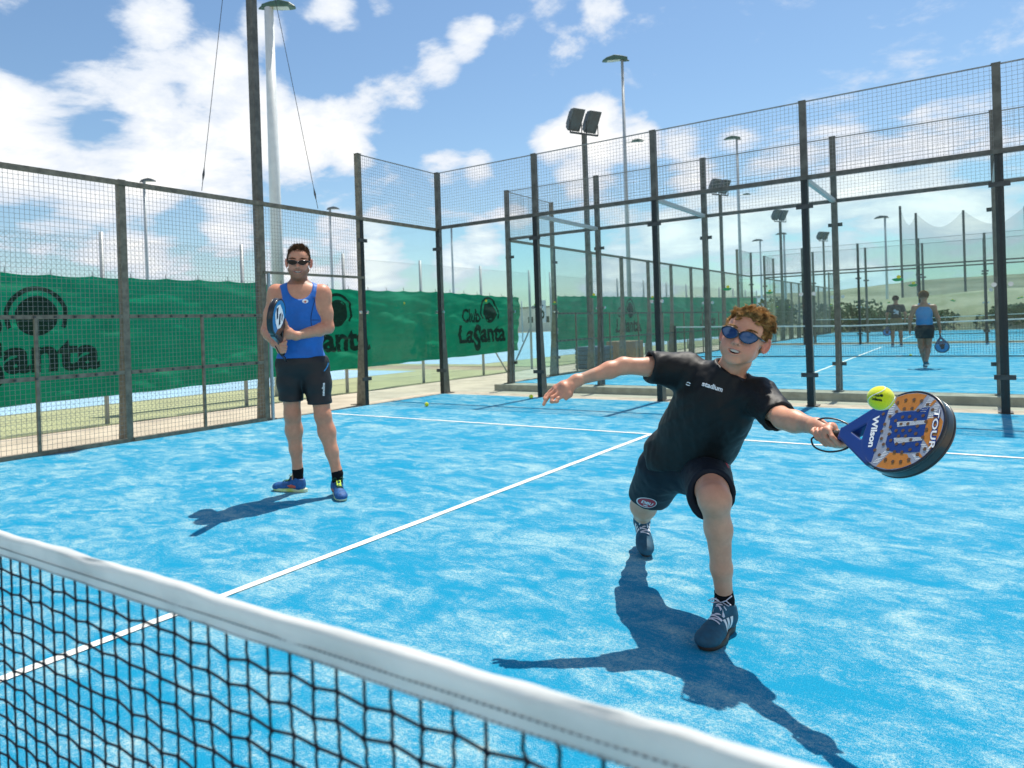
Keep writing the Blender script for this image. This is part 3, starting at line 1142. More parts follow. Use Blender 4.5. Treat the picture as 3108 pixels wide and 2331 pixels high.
# crates stored behind the fence of the second court
M['crate'] = pbr('blue_grey_plastic', (0.07, 0.12, 0.17), 0.5, var=0.15)
M['card'] = pbr('brown_card', (0.30, 0.20, 0.11), 0.85, var=0.15)
t = thing('ball_crate', 'blue-grey slatted crate on the path beside the second court', 'crate', (-6.3, 19.3, GZ))
for k in range(5):
    MB().box((-6.65, 18.75, GZ + 0.02 + k * 0.13), (-5.95, 19.85, GZ + 0.12 + k * 0.13)).build('slat', M['crate'], t)
MB().box((-6.62, 18.78, GZ + 0.005), (-5.98, 19.82, GZ + 0.6)).build('liner', M['dark'], t)
t = thing('cardboard_box', 'brown cardboard box next to the blue-grey crate', 'box', (-6.3, 21.7, GZ))
bevel(MB().box((-6.7, 21.1, GZ + 0.003), (-5.95, 22.3, GZ + 0.72)).build('carton', M['card'], t), 0.01)
MB().box((-6.71, 21.66, GZ + 0.1), (-5.94, 21.74, GZ + 0.727)).build('tape', M['kerb'], t)


# ------------------------------------------------------------------ far background: banks, hedge, houses, high nets, hills
def hill(name, pts, depth, mat, label, zoff=0.0):
    """ridge along a polyline of (x, y, height) with an uneven profile"""
    P = []
    pts = [Vector(q) for q in pts]
    n = 140
    for i in range(n + 1):
        t = i / n * (len(pts) - 1)
        k = min(int(t), len(pts) - 2)
        q = pts[k].lerp(pts[k + 1], t - k)
        d = (q - Vector((CAM.x, CAM.y, q.z))); d.z = 0; d.normalize()
        row = []
        for j in range(13):
            u = j / 12
            hgt = q.z * math.sin(min(1.0, u * 1.0) * PI / 2) ** 0.8
            pos = Vector((q.x, q.y, 0)) + d * (u - 1) * depth
            hgt *= 1 + 0.16 * mnoise.noise(Vector((pos.x * 0.03, pos.y * 0.03, 0.5))) * u
            hgt += 0.6 * mnoise.noise(Vector((pos.x * 0.11, pos.y * 0.11, 2.5))) * u
            row.append((pos.x, pos.y, GZ - 0.05 + hgt))
        P.append(row)
    return MB().grid(np.array(P)).build(name, mat, None, smooth=True, kind='structure', label=label)


M['hillg'] = pbr('dry_hill', (0.17, 0.155, 0.10), 0.95, var=0.0, col2=(0.33, 0.28, 0.19), vscale=0.09, spec=0.1)
M['bank'] = pbr('grass_bank', (0.20, 0.185, 0.10), 0.95, var=0.0, col2=(0.38, 0.32, 0.22), vscale=0.35, spec=0.1)
M['hedge'] = pbr('hedge_leaves', (0.055, 0.080, 0.028), 0.8, var=0.45, vscale=3, spec=0.2)
M['wallw'] = pbr('pale_render', (0.78, 0.76, 0.70), 0.85, var=0.1, vscale=0.8)
M['roof'] = pbr('flat_roof_edge', (0.36, 0.33, 0.28), 0.85, var=0.1)
M['window'] = pbr('dark_window', (0.03, 0.04, 0.045), 0.15, var=0.2)
hill('hill', [(-150, 230, 4), (-95, 270, 7), (-30, 300, 11), (40, 310, 14), (130, 300, 18), (220, 260, 16)], 120, M['hillg'], 'dry brown hill on the horizon behind the courts')
hill('bank', [(-24, 70, 1.6), (-8, 66, 2.4), (10, 64, 2.9), (34, 62, 3.0)], 9, M['bank'], 'grassy bank beyond the third court')


def house(x, y, w, d, h, label, nwin=4, storeys=1):
    t = thing('house', label, 'building', (x, y, GZ), 'pale low buildings behind the courts')
    MB().box((x - w / 2, y, GZ), (x + w / 2, y + d, h)).build('wall', M['wallw'], t)
    MB().box((x - w / 2 - .25, y - .25, h), (x + w / 2 + .25, y + d + .25, h + 0.3)).build('roof', M['roof'], t)
    for s in range(storeys):
        z = h * (s + 0.42) / storeys
        for k in range(nwin):
            cx = x - w / 2 + w * (k + 0.5) / nwin
            MB().box((cx - 0.55, y - 0.04, z - .3), (cx + 0.55, y + 0.05, z + 0.9)).build('window', M['window'], t)
    MB().box((x + w / 2 - 1.6, y - 0.05, GZ), (x + w / 2 - 0.7, y + .05, 2.0)).build('door', M['roof'], t)


house(-34, 118, 22, 9, 4.2, 'long pale building behind the farther wind screen', 8, 1)
house(-70, 128, 26, 10, 4.6, 'low pale building far left, behind the masts', 7, 1)


def leaf_cloud(name, parent, boxes, n, size, mat, seed):
    r = np.random.default_rng(seed)
    vs = []; fs = []
    for i in range(n):
        c, rad = boxes[r.integers(len(boxes))]
        q = r.normal(0, 1, 3); q /= np.linalg.norm(q)
        q = np.array(c) + q * np.array(rad) * r.uniform(0.35, 1.0) ** 0.5
        a = r.normal(0, 1, 3); a /= np.linalg.norm(a)
        b = np.cross(a, r.normal(0, 1, 3)); b /= np.linalg.norm(b)
        s = size * r.uniform(0.6, 1.5)
        k = len(vs)
        vs += [q - a * s, q + b * s * .6, q + a * s, q - b * s * .6]
        fs.append((k, k + 1, k + 2, k + 3))
    obj(name, np_mesh(name, np.array(vs), np.array(fs), False), mat, parent)


def shrub(x, y, w, h, label, seed):
    t = thing('shrub', label, 'shrub', (x, y, GZ), 'dark shrubs at the foot of the bank beyond the third court')
    r = np.random.default_rng(seed)
    bx = [((x + r.uniform(-.4, .4) * w, y + r.uniform(-.3, .3), GZ + h * r.uniform(0.35, 0.75)), (w * .3, w * .3, h * .3)) for _ in range(9)]
    leaf_cloud('crown', t, bx, 1500, 0.12, M['hedge'], seed)
    MB().tube([(x, y, GZ), (x + .05, y, GZ + h * .3), (x, y, GZ + h * .6)], [0.10, 0.07, 0.03], 7).build('trunk', M['card'], t)


for i, (x, y, w, h) in enumerate([(-19, 58, 5.0, 2.4), (-13.5, 57.5, 3.6, 2.0), (-9.5, 57, 3.4, 2.7), (-5.0, 57, 4.2, 2.4), (-0.8, 57, 4.0, 1.5), (4.2, 57, 3.2, 1.7), (8.6, 57, 4.6, 2.8), (13, 57, 3.8, 2.2)]):
    shrub(x, y, w, h, ['leftmost dark shrub below the bank, low and wide', 'small shrub second from left below the bank', 'shrub standing third from left below the bank', 'broad shrub behind the far left glass corner', 'low shrub behind the distant man', 'small round shrub between the two distant players', 'largest shrub at right below the bank', 'rightmost shrub below the bank'][i], 40 + i)


# high ball-stop nets behind the third court
def net_mat():
    m, N, out = new_mat('ball_stop_netting')
    d = N.n('ShaderNodeBsdfDiffuse'); d.inputs[0].default_value = (0.05, 0.10, 0.13, 1)
    tr = N.n('ShaderNodeBsdfTransparent')
    mx = N.n('ShaderNodeMixShader'); mx.inputs[0].default_value = 0.24
    N.l(tr.outputs[0], mx.inputs[1]); N.l(d.outputs[0], mx.inputs[2]); N.l(mx.outputs[0], out.inputs[0])
    return m


M['netting'] = net_mat()
NP = [(-3.1, 83.0, 11.6), (-1.9, 84.0, 10.9), (1.8, 86.7, 11.0), (6.6, 90.3, 11.2), (12.5, 93, 11.2), (19, 96, 11.2)]
t = thing('ball_stop_net', 'high dark ball-stop net hanging in swags between tall poles', 'net', (-3, 83, GZ))
for (x, y, h) in NP:
    MB().tube([(x, y, GZ), (x, y, h)], 0.11, 8).build('pole', M['dark'], t)
for (a, b) in zip(NP[:-1], NP[1:]):
    P = []
    for i in range(17):
        u = i / 16
        x = a[0] + (b[0] - a[0]) * u; y = a[1] + (b[1] - a[1]) * u; h = a[2] + (b[2] - a[2]) * u - 1.5 * math.sin(PI * u)
        P.append([(x, y, GZ + 0.4), (x, y, h * 0.5), (x, y, h)])
    MB().grid(np.array(P)).build('netting', M['netting'], t)

# ------------------------------------------------------------------ nets
def net_top(x):
    return 0.893 + 0.0195 * abs(x)


def canvas_mat():
    m, N, out = new_mat('white_canvas')
    tcn = N.n('ShaderNodeTexCoord')
    P = tcn.outputs['Object']
    nz = N.noise(P, 9.0, 5, 0.6)
    c = N.mix(N.smooth(nz, 0.35, 0.75), (0.80, 0.80, 0.775), (0.66, 0.68, 0.665))
    d = N.n('ShaderNodeBsdfPrincipled')
    N.l(c, d.inputs['Base Color'])
    d.inputs['Roughness'].default_value = 0.75
    d.inputs['Specular IOR Level'].default_value = 0.2
    bn = N.n('ShaderNodeBump'); bn.inputs['Strength'].default_value = 0.25; bn.inputs['Distance'].default_value = 0.004
    N.l(N.math('ADD', N.noise(P, 60.0, 4, 0.6), N.math('MULTIPLY', N.noise(P, 900, 1), 0.3)), bn.inputs['Height'])
    N.l(bn.outputs[0], d.inputs['Normal'])
    tl = N.n('ShaderNodeBsdfTranslucent'); N.l(c, tl.inputs[0])
    mx = N.n('ShaderNodeMixShader'); mx.inputs[0].default_value = 0.37
    N.l(d.outputs[0], mx.inputs[1]); N.l(tl.outputs[0], mx.inputs[2]); N.l(mx.outputs[0], out.inputs[0])
    return m


M['canvas'] = canvas_mat()
M['stitch'] = pbr('grey_thread', (0.22, 0.23, 0.24), 0.8, var=0.2)


def padel_net(yn, label, fine=True):
    t = thing('court_net', label, 'net', (0, yn, 0), 'padel nets')
    X0, X1 = -4.95, 4.95
    # folded canvas band over the head cable
    n = 900 if fine else 60
    P = []
    for i in range(n + 1):
        x = X0 + (X1 - X0) * i / n
        zt = net_top(x)
        w = mnoise.noise(Vector((x * 7.0, 0.3, yn)))
        w2 = mnoise.noise(Vector((x * 21.0, 3.3, yn)))
        g = 0.0026 * w + 0.0014 * w2                      # lumpy top edge
        row = []
        prof = [(-0.0035, -0.044), (-0.0048, -0.030), (-0.0062, -0.018), (-0.0088, -0.008), (-0.0078, -0.002), (-0.004, 0.0012), (0.0, 0.002), (0.004, 0.0012), (0.0078, -0.002), (0.0088, -0.008), (0.0062, -0.018), (0.0048, -0.030), (0.0035, -0.044)]
        for k, (py, pz) in enumerate(prof):
            py, pz = py * 0.80, pz * 0.72
            cr = mnoise.noise(Vector((x * 11.0 + pz * 120, pz * 30.0, 1.0 + yn)))
            cr2 = max(0.0, mnoise.noise(Vector((x * 17.0 - pz * 260, 2.0, 5.0)))) ** 2
            s = -1 if py < 0 else 1
            row.append((x, yn + py + s * (0.0034 * cr + 0.0085 * cr2) * (1 if fine else 0), zt + pz + (g if pz > -0.012 else 0.0004 * w2)))
        P.append(row)
    MB().grid(np.array(P)).build('head_band', M['canvas'], t, smooth=True)
    if fine:
        st = MB()
        x = X0
        while x < X1:                                       # two rows of stitches
            for dz in (-0.0190, -0.0298):
                z = net_top(x) + dz
                yy = -0.0060 if dz > -0.025 else -0.0046
                st.box((x, yn + yy, z - 0.0004), (x + 0.0042, yn + yy + 0.0018, z + 0.0004))
            x += 0.0062
        st.build('stitching', M['stitch'], t, kind='stuff')
    # knotted cord mesh
    px, pz = (0.0300, 0.0262) if fine else (0.06, 0.06)
    r = 0.0015 if fine else 0.0026
    xs = np.arange(X0, X1 + 1e-6, px)
    nz = int((0.86) / pz)
    rr = np.random.default_rng(5)
    mb = MB()
    jx = rr.normal(0, 0.0010, (len(xs), nz + 1)); jz = rr.normal(0, 0.0012, (len(xs), nz + 1))
    def node(i, j):
        x = xs[i] + jx[i, j] + (0.0013 if (j % 2) else -0.0013) * (1 if fine else 0)
        z = net_top(xs[i]) - 0.028 - j * pz + (0.06 * pz if i % 2 else -0.06 * pz) + jz[i, j]
        return (x, yn, z)
    for i in range(len(xs)):
        near = fine and xs[i] > 0.8
        for j in range(nz):
            a, b = node(i, j), node(i, j + 1)
            if near:
                m = ((a[0] + b[0]) / 2 + 0.0, yn, (a[2] + b[2]) / 2)
                mb.tube([a, (a[0] * .6 + b[0] * .4 - (a[0] - b[0]) * .22, yn, a[2] * .7 + b[2] * .3), (a[0] * .4 + b[0] * .6 + (a[0] - b[0]) * .22, yn, a[2] * .3 + b[2] * .7), b], r, 5, caps=False)
            else:
                mb.tube([a, b], r, 3, caps=False)
        if i + 1 < len(xs):
            for j in range(1, nz + 1):
                a, b = node(i, j), node(i + 1, j)
                if near:
                    mb.tube([a, ((a[0] + b[0]) / 2, yn + 0.001, (a[2] + b[2]) / 2 - 0.0006), b], r, 5, caps=False)
                    # knot
                    q = r * 1.75
                    mb.tube([(a[0] - q, yn, a[2] + q * .6), (a[0], yn, a[2]), (a[0] + q, yn, a[2] - q * .6)], [r * .9, q, r * .9], 5)
                else:
                    mb.tube([a, b], r, 3, caps=False)
    mb.build('cord_mesh', M['rope'], t, smooth=True, kind='stuff')
    for s in (-1, 1):
        MB().tube([(s * 4.97, yn, 0), (s * 4.97, yn, 1.02)], 0.04, 12).build('net_post', M['dark'], t)
    # bottom tape
    MB().box((X0, yn - 0.003, 0.015), (X1, yn + 0.003, 0.045)).build('bottom_tape', M['seal'], t)
    return t


padel_net(0.0, 'nearest net with white canvas band and black knotted cord', True)
padel_net(22.5, 'distant net of the second court crossing behind the glass', False)
padel_net(45.0, 'farthest net, of the third court', False)

# ------------------------------------------------------------------ balls
def ball_mat():
    m, N, out = new_mat('ball_felt')
    tcn = N.n('ShaderNodeTexCoord')
    P = tcn.outputs['Object']
    nz = N.noise(P, 140.0, 4, 0.7)
    c = N.mix(nz, (0.62, 0.66, 0.010), (0.86, 0.88, 0.03))
    d = N.n('ShaderNodeBsdfPrincipled')
    N.l(c, d.inputs['Base Color'])
    d.inputs['Roughness'].default_value = 0.95
    d.inputs['Sheen Weight'].default_value = 0.4
    d.inputs['Specular IOR Level'].default_value = 0.1
    bn = N.n('ShaderNodeBump'); bn.inputs['Strength'].default_value = 0.6; bn.inputs['Distance'].default_value = 0.003
    N.l(N.noise(P, 420.0, 3, 0.7), bn.inputs['Height']); N.l(bn.outputs[0], d.inputs['Normal'])
    N.l(d.outputs[0], out.inputs[0])
    return m


M['ball'] = ball_mat()


def ball(c, label, rot=(0.4, 0.3, 0.2), group='padel balls', prnt=False, R=0.033):
    t = thing('padel_ball', label, 'ball', c, group)
    mb = MB()
    nu, nv = 32, 20
    prof = [(max(1e-5, R * math.sin(PI * j / nv)), -R * math.cos(PI * j / nv)) for j in range(nv + 1)]
    mb.lathe(prof, c, nu)
    mb.build('felt', M['ball'], t, smooth=True)
    # seam curve
    Rm = Matrix.Rotation(rot[0], 3, 'X') @ Matrix.Rotation(rot[1], 3, 'Y') @ Matrix.Rotation(rot[2], 3, 'Z')
    pts = []
    for k in range(73):
        a = 2 * PI * k / 72
        A = 0.44 * PI / 2
        th = PI / 2 - (PI / 2 - A) * math.cos(a)
        ph = a / 2 + A * math.sin(2 * a) * 0.9
        q = Vector((math.sin(th) * math.cos(ph), math.sin(th) * math.sin(ph), math.cos(th)))
        x = math.cos(a) * .75 + math.cos(3 * a) * .25; y = math.sin(a) * .75 - math.sin(3 * a) * .25; z = 2 * math.sqrt(.75 * .25) * math.sin(2 * a)
        q = Vector((x, y, z)).normalized()
        pts.append(Vector(c) + Rm @ q * (R + 0.0001))
    MB().tube(pts, 0.0011 if R > .03 else .001, 5, caps=False).build('seam', M['white'], t, smooth=True)
    if prnt:
        tow = (CAM - Vector(c)).normalized()
        rt = Vector((0.80, 0.60, 0)); up = tow.cross(rt).normalized() * -1
        if up.z < 0: up = -up
        rt = up.cross(tow)
        ct = (tow - rt * 0.22 + up * 0.05).normalized()
        pieces = []
        v, f = text_mesh('Club', 0.009, 0.0004); pieces.append((v + np.array([-0.013, 0.003, 0]), f))
        v, f = text_mesh('LaSanta', 0.0105, 0.0005); pieces.append((v * np.array([.82, 1, 1]) + np.array([-0.015, -0.008, 0]), f))
        pieces.append(disc2d(0.008, 0.008, 0.0042, 16))
        vs = []; fs = []; n = 0
        for v, f in pieces:
            v, f = tri_refine(v, f, 0.004)
            vs.append(v); fs += [(a + n, b + n, d + n) for a, b, d in f]; n += len(v)
        v = np.concatenate(vs)
        ca, sa = math.cos(-0.24), math.sin(-0.24)
        ex = up.cross(ct).normalized(); ey = ct.cross(ex)
        out = [Vector(c) + (ct + ex * ((q[0] * ca - q[1] * sa) / R) + ey * ((q[0] * sa + q[1] * ca) / R)).normalized() * (R + 0.0006) for q in v]
        obj('print', np_mesh('print', np.array(out), np.array(fs), False), M['ink'], t)
    return t


ball((2.5618, 1.8534, 0.9618), 'yellow ball with dark print just hit by the orange racket', (0.5, 0.9, 2.2), prnt=True)
ball((-3.97, 8.21, 0.033), 'yellow ball lying on the turf right of the man, nearer the camera')
ball((-3.03, 9.76, 0.033), 'yellow ball lying at the foot of the glass beside the boy\'s hand')
ball((1.27, 22.95, 0.033), 'tiny yellow ball on the second court by the distant net')

# ------------------------------------------------------------------ bodies and clothes: smooth blended volumes turned into one surface
def unit(v):
    v = np.asarray(v, float)
    return v / (np.linalg.norm(v) + 1e-12)


def smin(a, b, k):
    if k <= 0:
        return np.minimum(a, b)
    h = np.maximum(k - np.abs(a - b), 0.0) / k
    return np.minimum(a, b) - h * h * k * 0.25


class Field:
    def __init__(self, lo, hi, h):
        self.h = h
        self.lo = np.asarray(lo, float)
        self.n = np.ceil((np.asarray(hi, float) - self.lo) / h).astype(int) + 1
        self.f = np.full(self.n, 1.0, np.float32)

    def _win(self, lo, hi):
        a = np.clip(np.floor((np.asarray(lo) - self.lo) / self.h).astype(int), 0, self.n - 1)
        b = np.clip(np.ceil((np.asarray(hi) - self.lo) / self.h).astype(int) + 1, 1, self.n)
        ax = [(self.lo[i] + self.h * np.arange(a[i], b[i])).astype(np.float32) for i in range(3)]
        return (slice(a[0], b[0]), slice(a[1], b[1]), slice(a[2], b[2])), ax[0][:, None, None], ax[1][None, :, None], ax[2][None, None, :]

    def _put(self, fn, lo, hi, k, sub):
        pad = k + 3 * self.h
        s, X, Y, Z = self._win(np.asarray(lo) - pad, np.asarray(hi) + pad)
        d = fn(X, Y, Z).astype(np.float32)
        if sub:
            self.f[s] = -smin(-self.f[s], d, k)
        else:
            self.f[s] = smin(self.f[s], d, k)

    def cone(self, a, b, ra, rb, k=0.02, sub=False):
        a = np.asarray(a, float); b = np.asarray(b, float)
        ba = b - a
        L = float(ba @ ba) + 1e-12
        def fn(X, Y, Z):
            px, py, pz = X - a[0], Y - a[1], Z - a[2]
            t = np.clip((px * ba[0] + py * ba[1] + pz * ba[2]) / L, 0, 1)
            return np.sqrt((px - t * ba[0]) ** 2 + (py - t * ba[1]) ** 2 + (pz - t * ba[2]) ** 2) - (ra + (rb - ra) * t)
        m = max(ra, rb)
        self._put(fn, np.minimum(a, b) - m, np.maximum(a, b) + m, k, sub)
        return self

    def chain(self, pts, rs, k=0.02):
        for i in range(len(pts) - 1):
            self.cone(pts[i], pts[i + 1], rs[i], rs[i + 1], k)
        return self

    def ell(self, c, r, R=None, k=0.02, sub=False):
        c = np.asarray(c, float); r = np.asarray(r, float)
        R = np.eye(3) if R is None else np.asarray(R, float)
        def fn(X, Y, Z):
            px, py, pz = X - c[0], Y - c[1], Z - c[2]
            q = [px * R[0, i] + py * R[1, i] + pz * R[2, i] for i in range(3)]
            k0 = np.sqrt((q[0] / r[0]) ** 2 + (q[1] / r[1]) ** 2 + (q[2] / r[2]) ** 2)
            k1 = np.sqrt((q[0] / r[0] ** 2) ** 2 + (q[1] / r[1] ** 2) ** 2 + (q[2] / r[2] ** 2) ** 2) + 1e-9
            return k0 * (k0 - 1.0) / k1
        m = np.abs(R) @ r
        self._put(fn, c - m, c + m, k, sub)
        return self

    def cut(self, pt, nrm, k=0.0, lo=None, hi=None):
        """remove everything on the side the normal points to (optionally only inside a box)"""
        pt = np.asarray(pt, float); nrm = unit(nrm)
        lo = self.lo if lo is None else lo
        hi = self.lo + self.h * self.n if hi is None else hi
        s, X, Y, Z = self._win(lo, hi)
        d = (X - pt[0]) * nrm[0] + (Y - pt[1]) * nrm[1] + (Z - pt[2]) * nrm[2]
        self.f[s] = np.maximum(self.f[s], d.astype(np.float32))
        return self

    def mesh(self, relax=2):
        f = self.f
        s = f < 0
        c = np.zeros(tuple(np.array(f.shape) - 1), np.int8)
        for i in (0, 1):
            for j in (0, 1):
                for k in (0, 1):
                    c += s[i:c.shape[0] + i, j:c.shape[1] + j, k:c.shape[2] + k]
        act = (c > 0) & (c < 8)
        idx = np.full(c.shape, -1, np.int32)
        ijk = np.argwhere(act)
        idx[act] = np.arange(len(ijk))
        acc = np.zeros((len(ijk), 3)); cnt = np.zeros(len(ijk))
        cor = [(i, j, k) for i in (0, 1) for j in (0, 1) for k in (0, 1)]
        for A in cor:
            for ax in range(3):
                if A[ax]: continue
                B = list(A); B[ax] = 1
                fa = f[ijk[:, 0] + A[0], ijk[:, 1] + A[1], ijk[:, 2] + A[2]]
                fb = f[ijk[:, 0] + B[0], ijk[:, 1] + B[1], ijk[:, 2] + B[2]]
                m = (fa < 0) != (fb < 0)
                t = np.where(m, fa / np.where(m, fa - fb, 1.0), 0.0)
                p = np.tile(np.array(A, float), (len(ijk), 1))
                p[:, ax] += t
                acc += p * m[:, None]; cnt += m
        v = self.lo + self.h * (ijk + acc / np.maximum(cnt, 1)[:, None])
        quads = []
        for ax in range(3):
            sa = [slice(None)] * 3; sb = [slice(None)] * 3
            sa[ax] = slice(0, -1); sb[ax] = slice(1, None)
            d = s[tuple(sa)] != s[tuple(sb)]
            e = np.argwhere(d)
            o1, o2 = [(1, 2), (2, 0), (0, 1)][ax]
            ok = (e[:, o1] > 0) & (e[:, o2] > 0) & (e[:, o1] < c.shape[o1]) & (e[:, o2] < c.shape[o2])
            e = e[ok]
            def cell(d1, d2):
                q = e.copy(); q[:, o1] -= d1; q[:, o2] -= d2
                return idx[q[:, 0], q[:, 1], q[:, 2]]
            q = np.stack([cell(1, 1), cell(0, 1), cell(0, 0), cell(1, 0)], 1)
            inside = s[e[:, 0], e[:, 1], e[:, 2]]
            q[~inside] = q[~inside][:, ::-1]
            quads.append(q)
        q = np.concatenate(quads)
        q = q[(q >= 0).all(1)]
        # keep the largest pieces: small floating specks are dropped by the caller if needed
        for _ in range(relax):
            v = relax_mesh(v, q, 0.5)
        return v, q


def relax_mesh(v, q, w):
    acc = np.zeros_like(v); cnt = np.zeros(len(v))
    for k in range(4):
        a, b = q[:, k], q[:, (k + 1) % 4]
        for i in range(3):
            acc[:, i] += np.bincount(a, v[b, i], len(v)) + np.bincount(b, v[a, i], len(v))
        cnt += np.bincount(a, minlength=len(v)) + np.bincount(b, minlength=len(v))
    return v * (1 - w) + w * acc / np.maximum(cnt, 1)[:, None]


def vnormals(v, q):
    n = np.cross(v[q[:, 2]] - v[q[:, 0]], v[q[:, 3]] - v[q[:, 1]])
    out = np.zeros_like(v)
    for k in range(4):
        for i in range(3):
            out[:, i] += np.bincount(q[:, k], n[:, i], len(v))
    return out / (np.linalg.norm(out, axis=1)[:, None] + 1e-12)


def pnoise(p, seed=0):
    """vectorised gradient noise, p (n,3)"""
    r = np.random.default_rng(100 + seed)
    perm = r.permutation(256)
    perm = np.concatenate([perm, perm, perm])
    g = r.normal(0, 1, (256, 3)); g /= np.linalg.norm(g, axis=1)[:, None]
    i = np.floor(p).astype(int); f = p - i
    u = f * f * f * (f * (f * 6 - 15) + 10)
    i &= 255
    out = 0
    for dx in (0, 1):
        for dy in (0, 1):
            for dz in (0, 1):
                h = perm[perm[perm[i[:, 0] + dx] + i[:, 1] + dy] + i[:, 2] + dz]
                d = g[h]
                dot = d[:, 0] * (f[:, 0] - dx) + d[:, 1] * (f[:, 1] - dy) + d[:, 2] * (f[:, 2] - dz)
                w = (u[:, 0] if dx else 1 - u[:, 0]) * (u[:, 1] if dy else 1 - u[:, 1]) * (u[:, 2] if dz else 1 - u[:, 2])
                out = out + w * dot
    return out


def folds(v, n, frame, scale, amp, seed=0, sharp=1.0):
    """cloth folds: stretched ridge noise in a local frame (columns = axes)"""
    q = v @ np.asarray(frame) * np.asarray(scale)
    a = pnoise(q, seed)
    b = pnoise(q * 2.1 + 5.0, seed + 1)
    rid = (1 - np.abs(a) * 2.2) * 0.6 + b * 0.5 - 0.25
    return v + n * (amp * rid)[:, None]


def smask(x, a, b):
    t = np.clip((x - a) / (b - a), 0, 1)
    return t * t * (3 - 2 * t)


def lerp_cols(c, col, m):
    return c * (1 - m[:, None]) + np.array(col)[None, :] * m[:, None]


def frame_from(y, zhint):
    """right-handed axes with y forward; columns x, y, z"""
    y = unit(y); x = unit(np.cross(y, zhint)); z = np.cross(x, y)
    return np.stack([x, y, z], 1)


def rodrigues(axis, ang):
    k = unit(axis)
    K = np.array([[0, -k[2], k[1]], [k[2], 0, -k[0]], [-k[1], k[0], 0]])
    return np.eye(3) + math.sin(ang) * K + (1 - math.cos(ang)) * K @ K


# ---- head: local x = subject's right, y = forward, z = up; unit scale = 0.22 m from chin to crown
class Head:
    def __init__(self, o, R, s):
        self.o, self.R, self.s = np.asarray(o, float), R, s

    def w(self, *q):
        return self.o + self.R @ (np.array(q) * self.s)

    def local(self, v):
        return ((v - self.o) @ self.R) / self.s


def mouth_gap(x, m):
    """centre height and half opening of the mouth at x"""
    return -.0605 + 9.0 * x * x, .0064 * m * max(0.0, 1 - (x / .0265) ** 2) ** .75


def lip_arcs(m):
    up = []; lo = []
    for x in np.linspace(-.0275, .0275, 11):
        zc, h = mouth_gap(x, m)
        y = .0925 - 15.5 * x * x
        dip = .0010 * math.exp(-(x / .004) ** 2)
        up.append((x, y + .0004, zc + h + .0018 - dip)); lo.append((x, y - .0006, zc - h - .0028))
    return up, lo


def build_head(F, H, open_mouth=0.7, jaw=1.0, ear_out=0.0):
    s = H.s; R = H.R
    E = lambda c, r, k=0.02, sub=False, RR=None: F.ell(H.w(*c), np.array(r) * s, R if RR is None else R @ RR, k * s, sub)
    C = lambda a, b, ra, rb, k=0.02, sub=False: F.cone(H.w(*a), H.w(*b), ra * s, rb * s, k * s, sub)
    E((0, -.012, .030), (.073, .094, .084))
    E((0, .034, .034), (.060, .053, .056))
    E((0, .032, -.018), (.058, .054, .062), .025)
    E((0, .033, -.060), (.044 * jaw, .046, .036), .02)
    for sx in (-1, 1):
        C((sx * .050 * jaw, .006, -.046), (sx * .016 * jaw, .068, -.090), .017, .013, .022)
        E((sx * .040, .057, -.020), (.021, .022, .022), .02)
        C((sx * .040, .074, .020), (sx * .006, .083, .019), .009, .009, .015)
    E((0, .074, -.092), (.019 * jaw, .015, .015), .016)
    E((0, .078, -.056), (.026, .016, .024), .018)
    for sx in (-1, 1):
        E((sx * .031, .099, .005), (.018, .014, .012), .012, True)
    C((0, .082, .010), (0, .104, -.023), .0070, .0105, .012)
    E((0, .106, -.026), (.0095, .008, .0085), .006)
    for sx in (-1, 1):
        E((sx * .0115, .093, -.029), (.0075, .010, .0072), .006)
        E((sx * .0062, .101, -.0345), (.0040, .0052, .0048), .002, True)
    # lips first, then the opening between them
    m = open_mouth
    ups, los = lip_arcs(m)
    for P, r0, r1 in ((ups, .0019, .0031), (los, .0020, .0040)):
        n = len(P)
        for a in range(n - 1):
            t0 = 1 - abs(2 * a / (n - 1) - 1); t1 = 1 - abs(2 * (a + 1) / (n - 1) - 1)
            C(P[a], P[a + 1], r0 + (r1 - r0) * t0 ** .6, r0 + (r1 - r0) * t1 ** .6, .004)
    for x in np.linspace(-.0245, .0245, 15):
        zc, h = mouth_gap(x, m)
        E((x, .086 - 12 * x * x, zc), (.0042, .022, max(.0011, h)), .0012, True)
    for sx in (-1, 1):
        RR = rodrigues((0, 0, 1), sx * (0.35 + ear_out)) @ rodrigues((0, 1, 0), sx * 0.12)
        ec = np.array([sx * (.0775 + .008 * ear_out), -.010, -.001])
        E(tuple(ec), (.0030, .0150, .0250), .006, False, RR)
        ring = []
        for a in np.linspace(-1.15, 3.9, 12):
            loc_ = RR @ np.array([sx * .0025 * (1.2 - .4 * math.cos(a)), -.0165 * math.sin(a) * (1 if math.sin(a) > 0 else .8), 0]) + RR @ np.array([0, 0, .0275 * math.cos(a)])
            ring.append(tuple(ec + loc_))
        for a in range(11):
            C(ring[a], ring[a + 1], .0034, .0034, .004)
        C(tuple(ec + RR @ np.array([sx * .002, .0105, -.006])), tuple(ec + RR @ np.array([sx * .003, .0060, -.020])), .0036, .0052, .005)


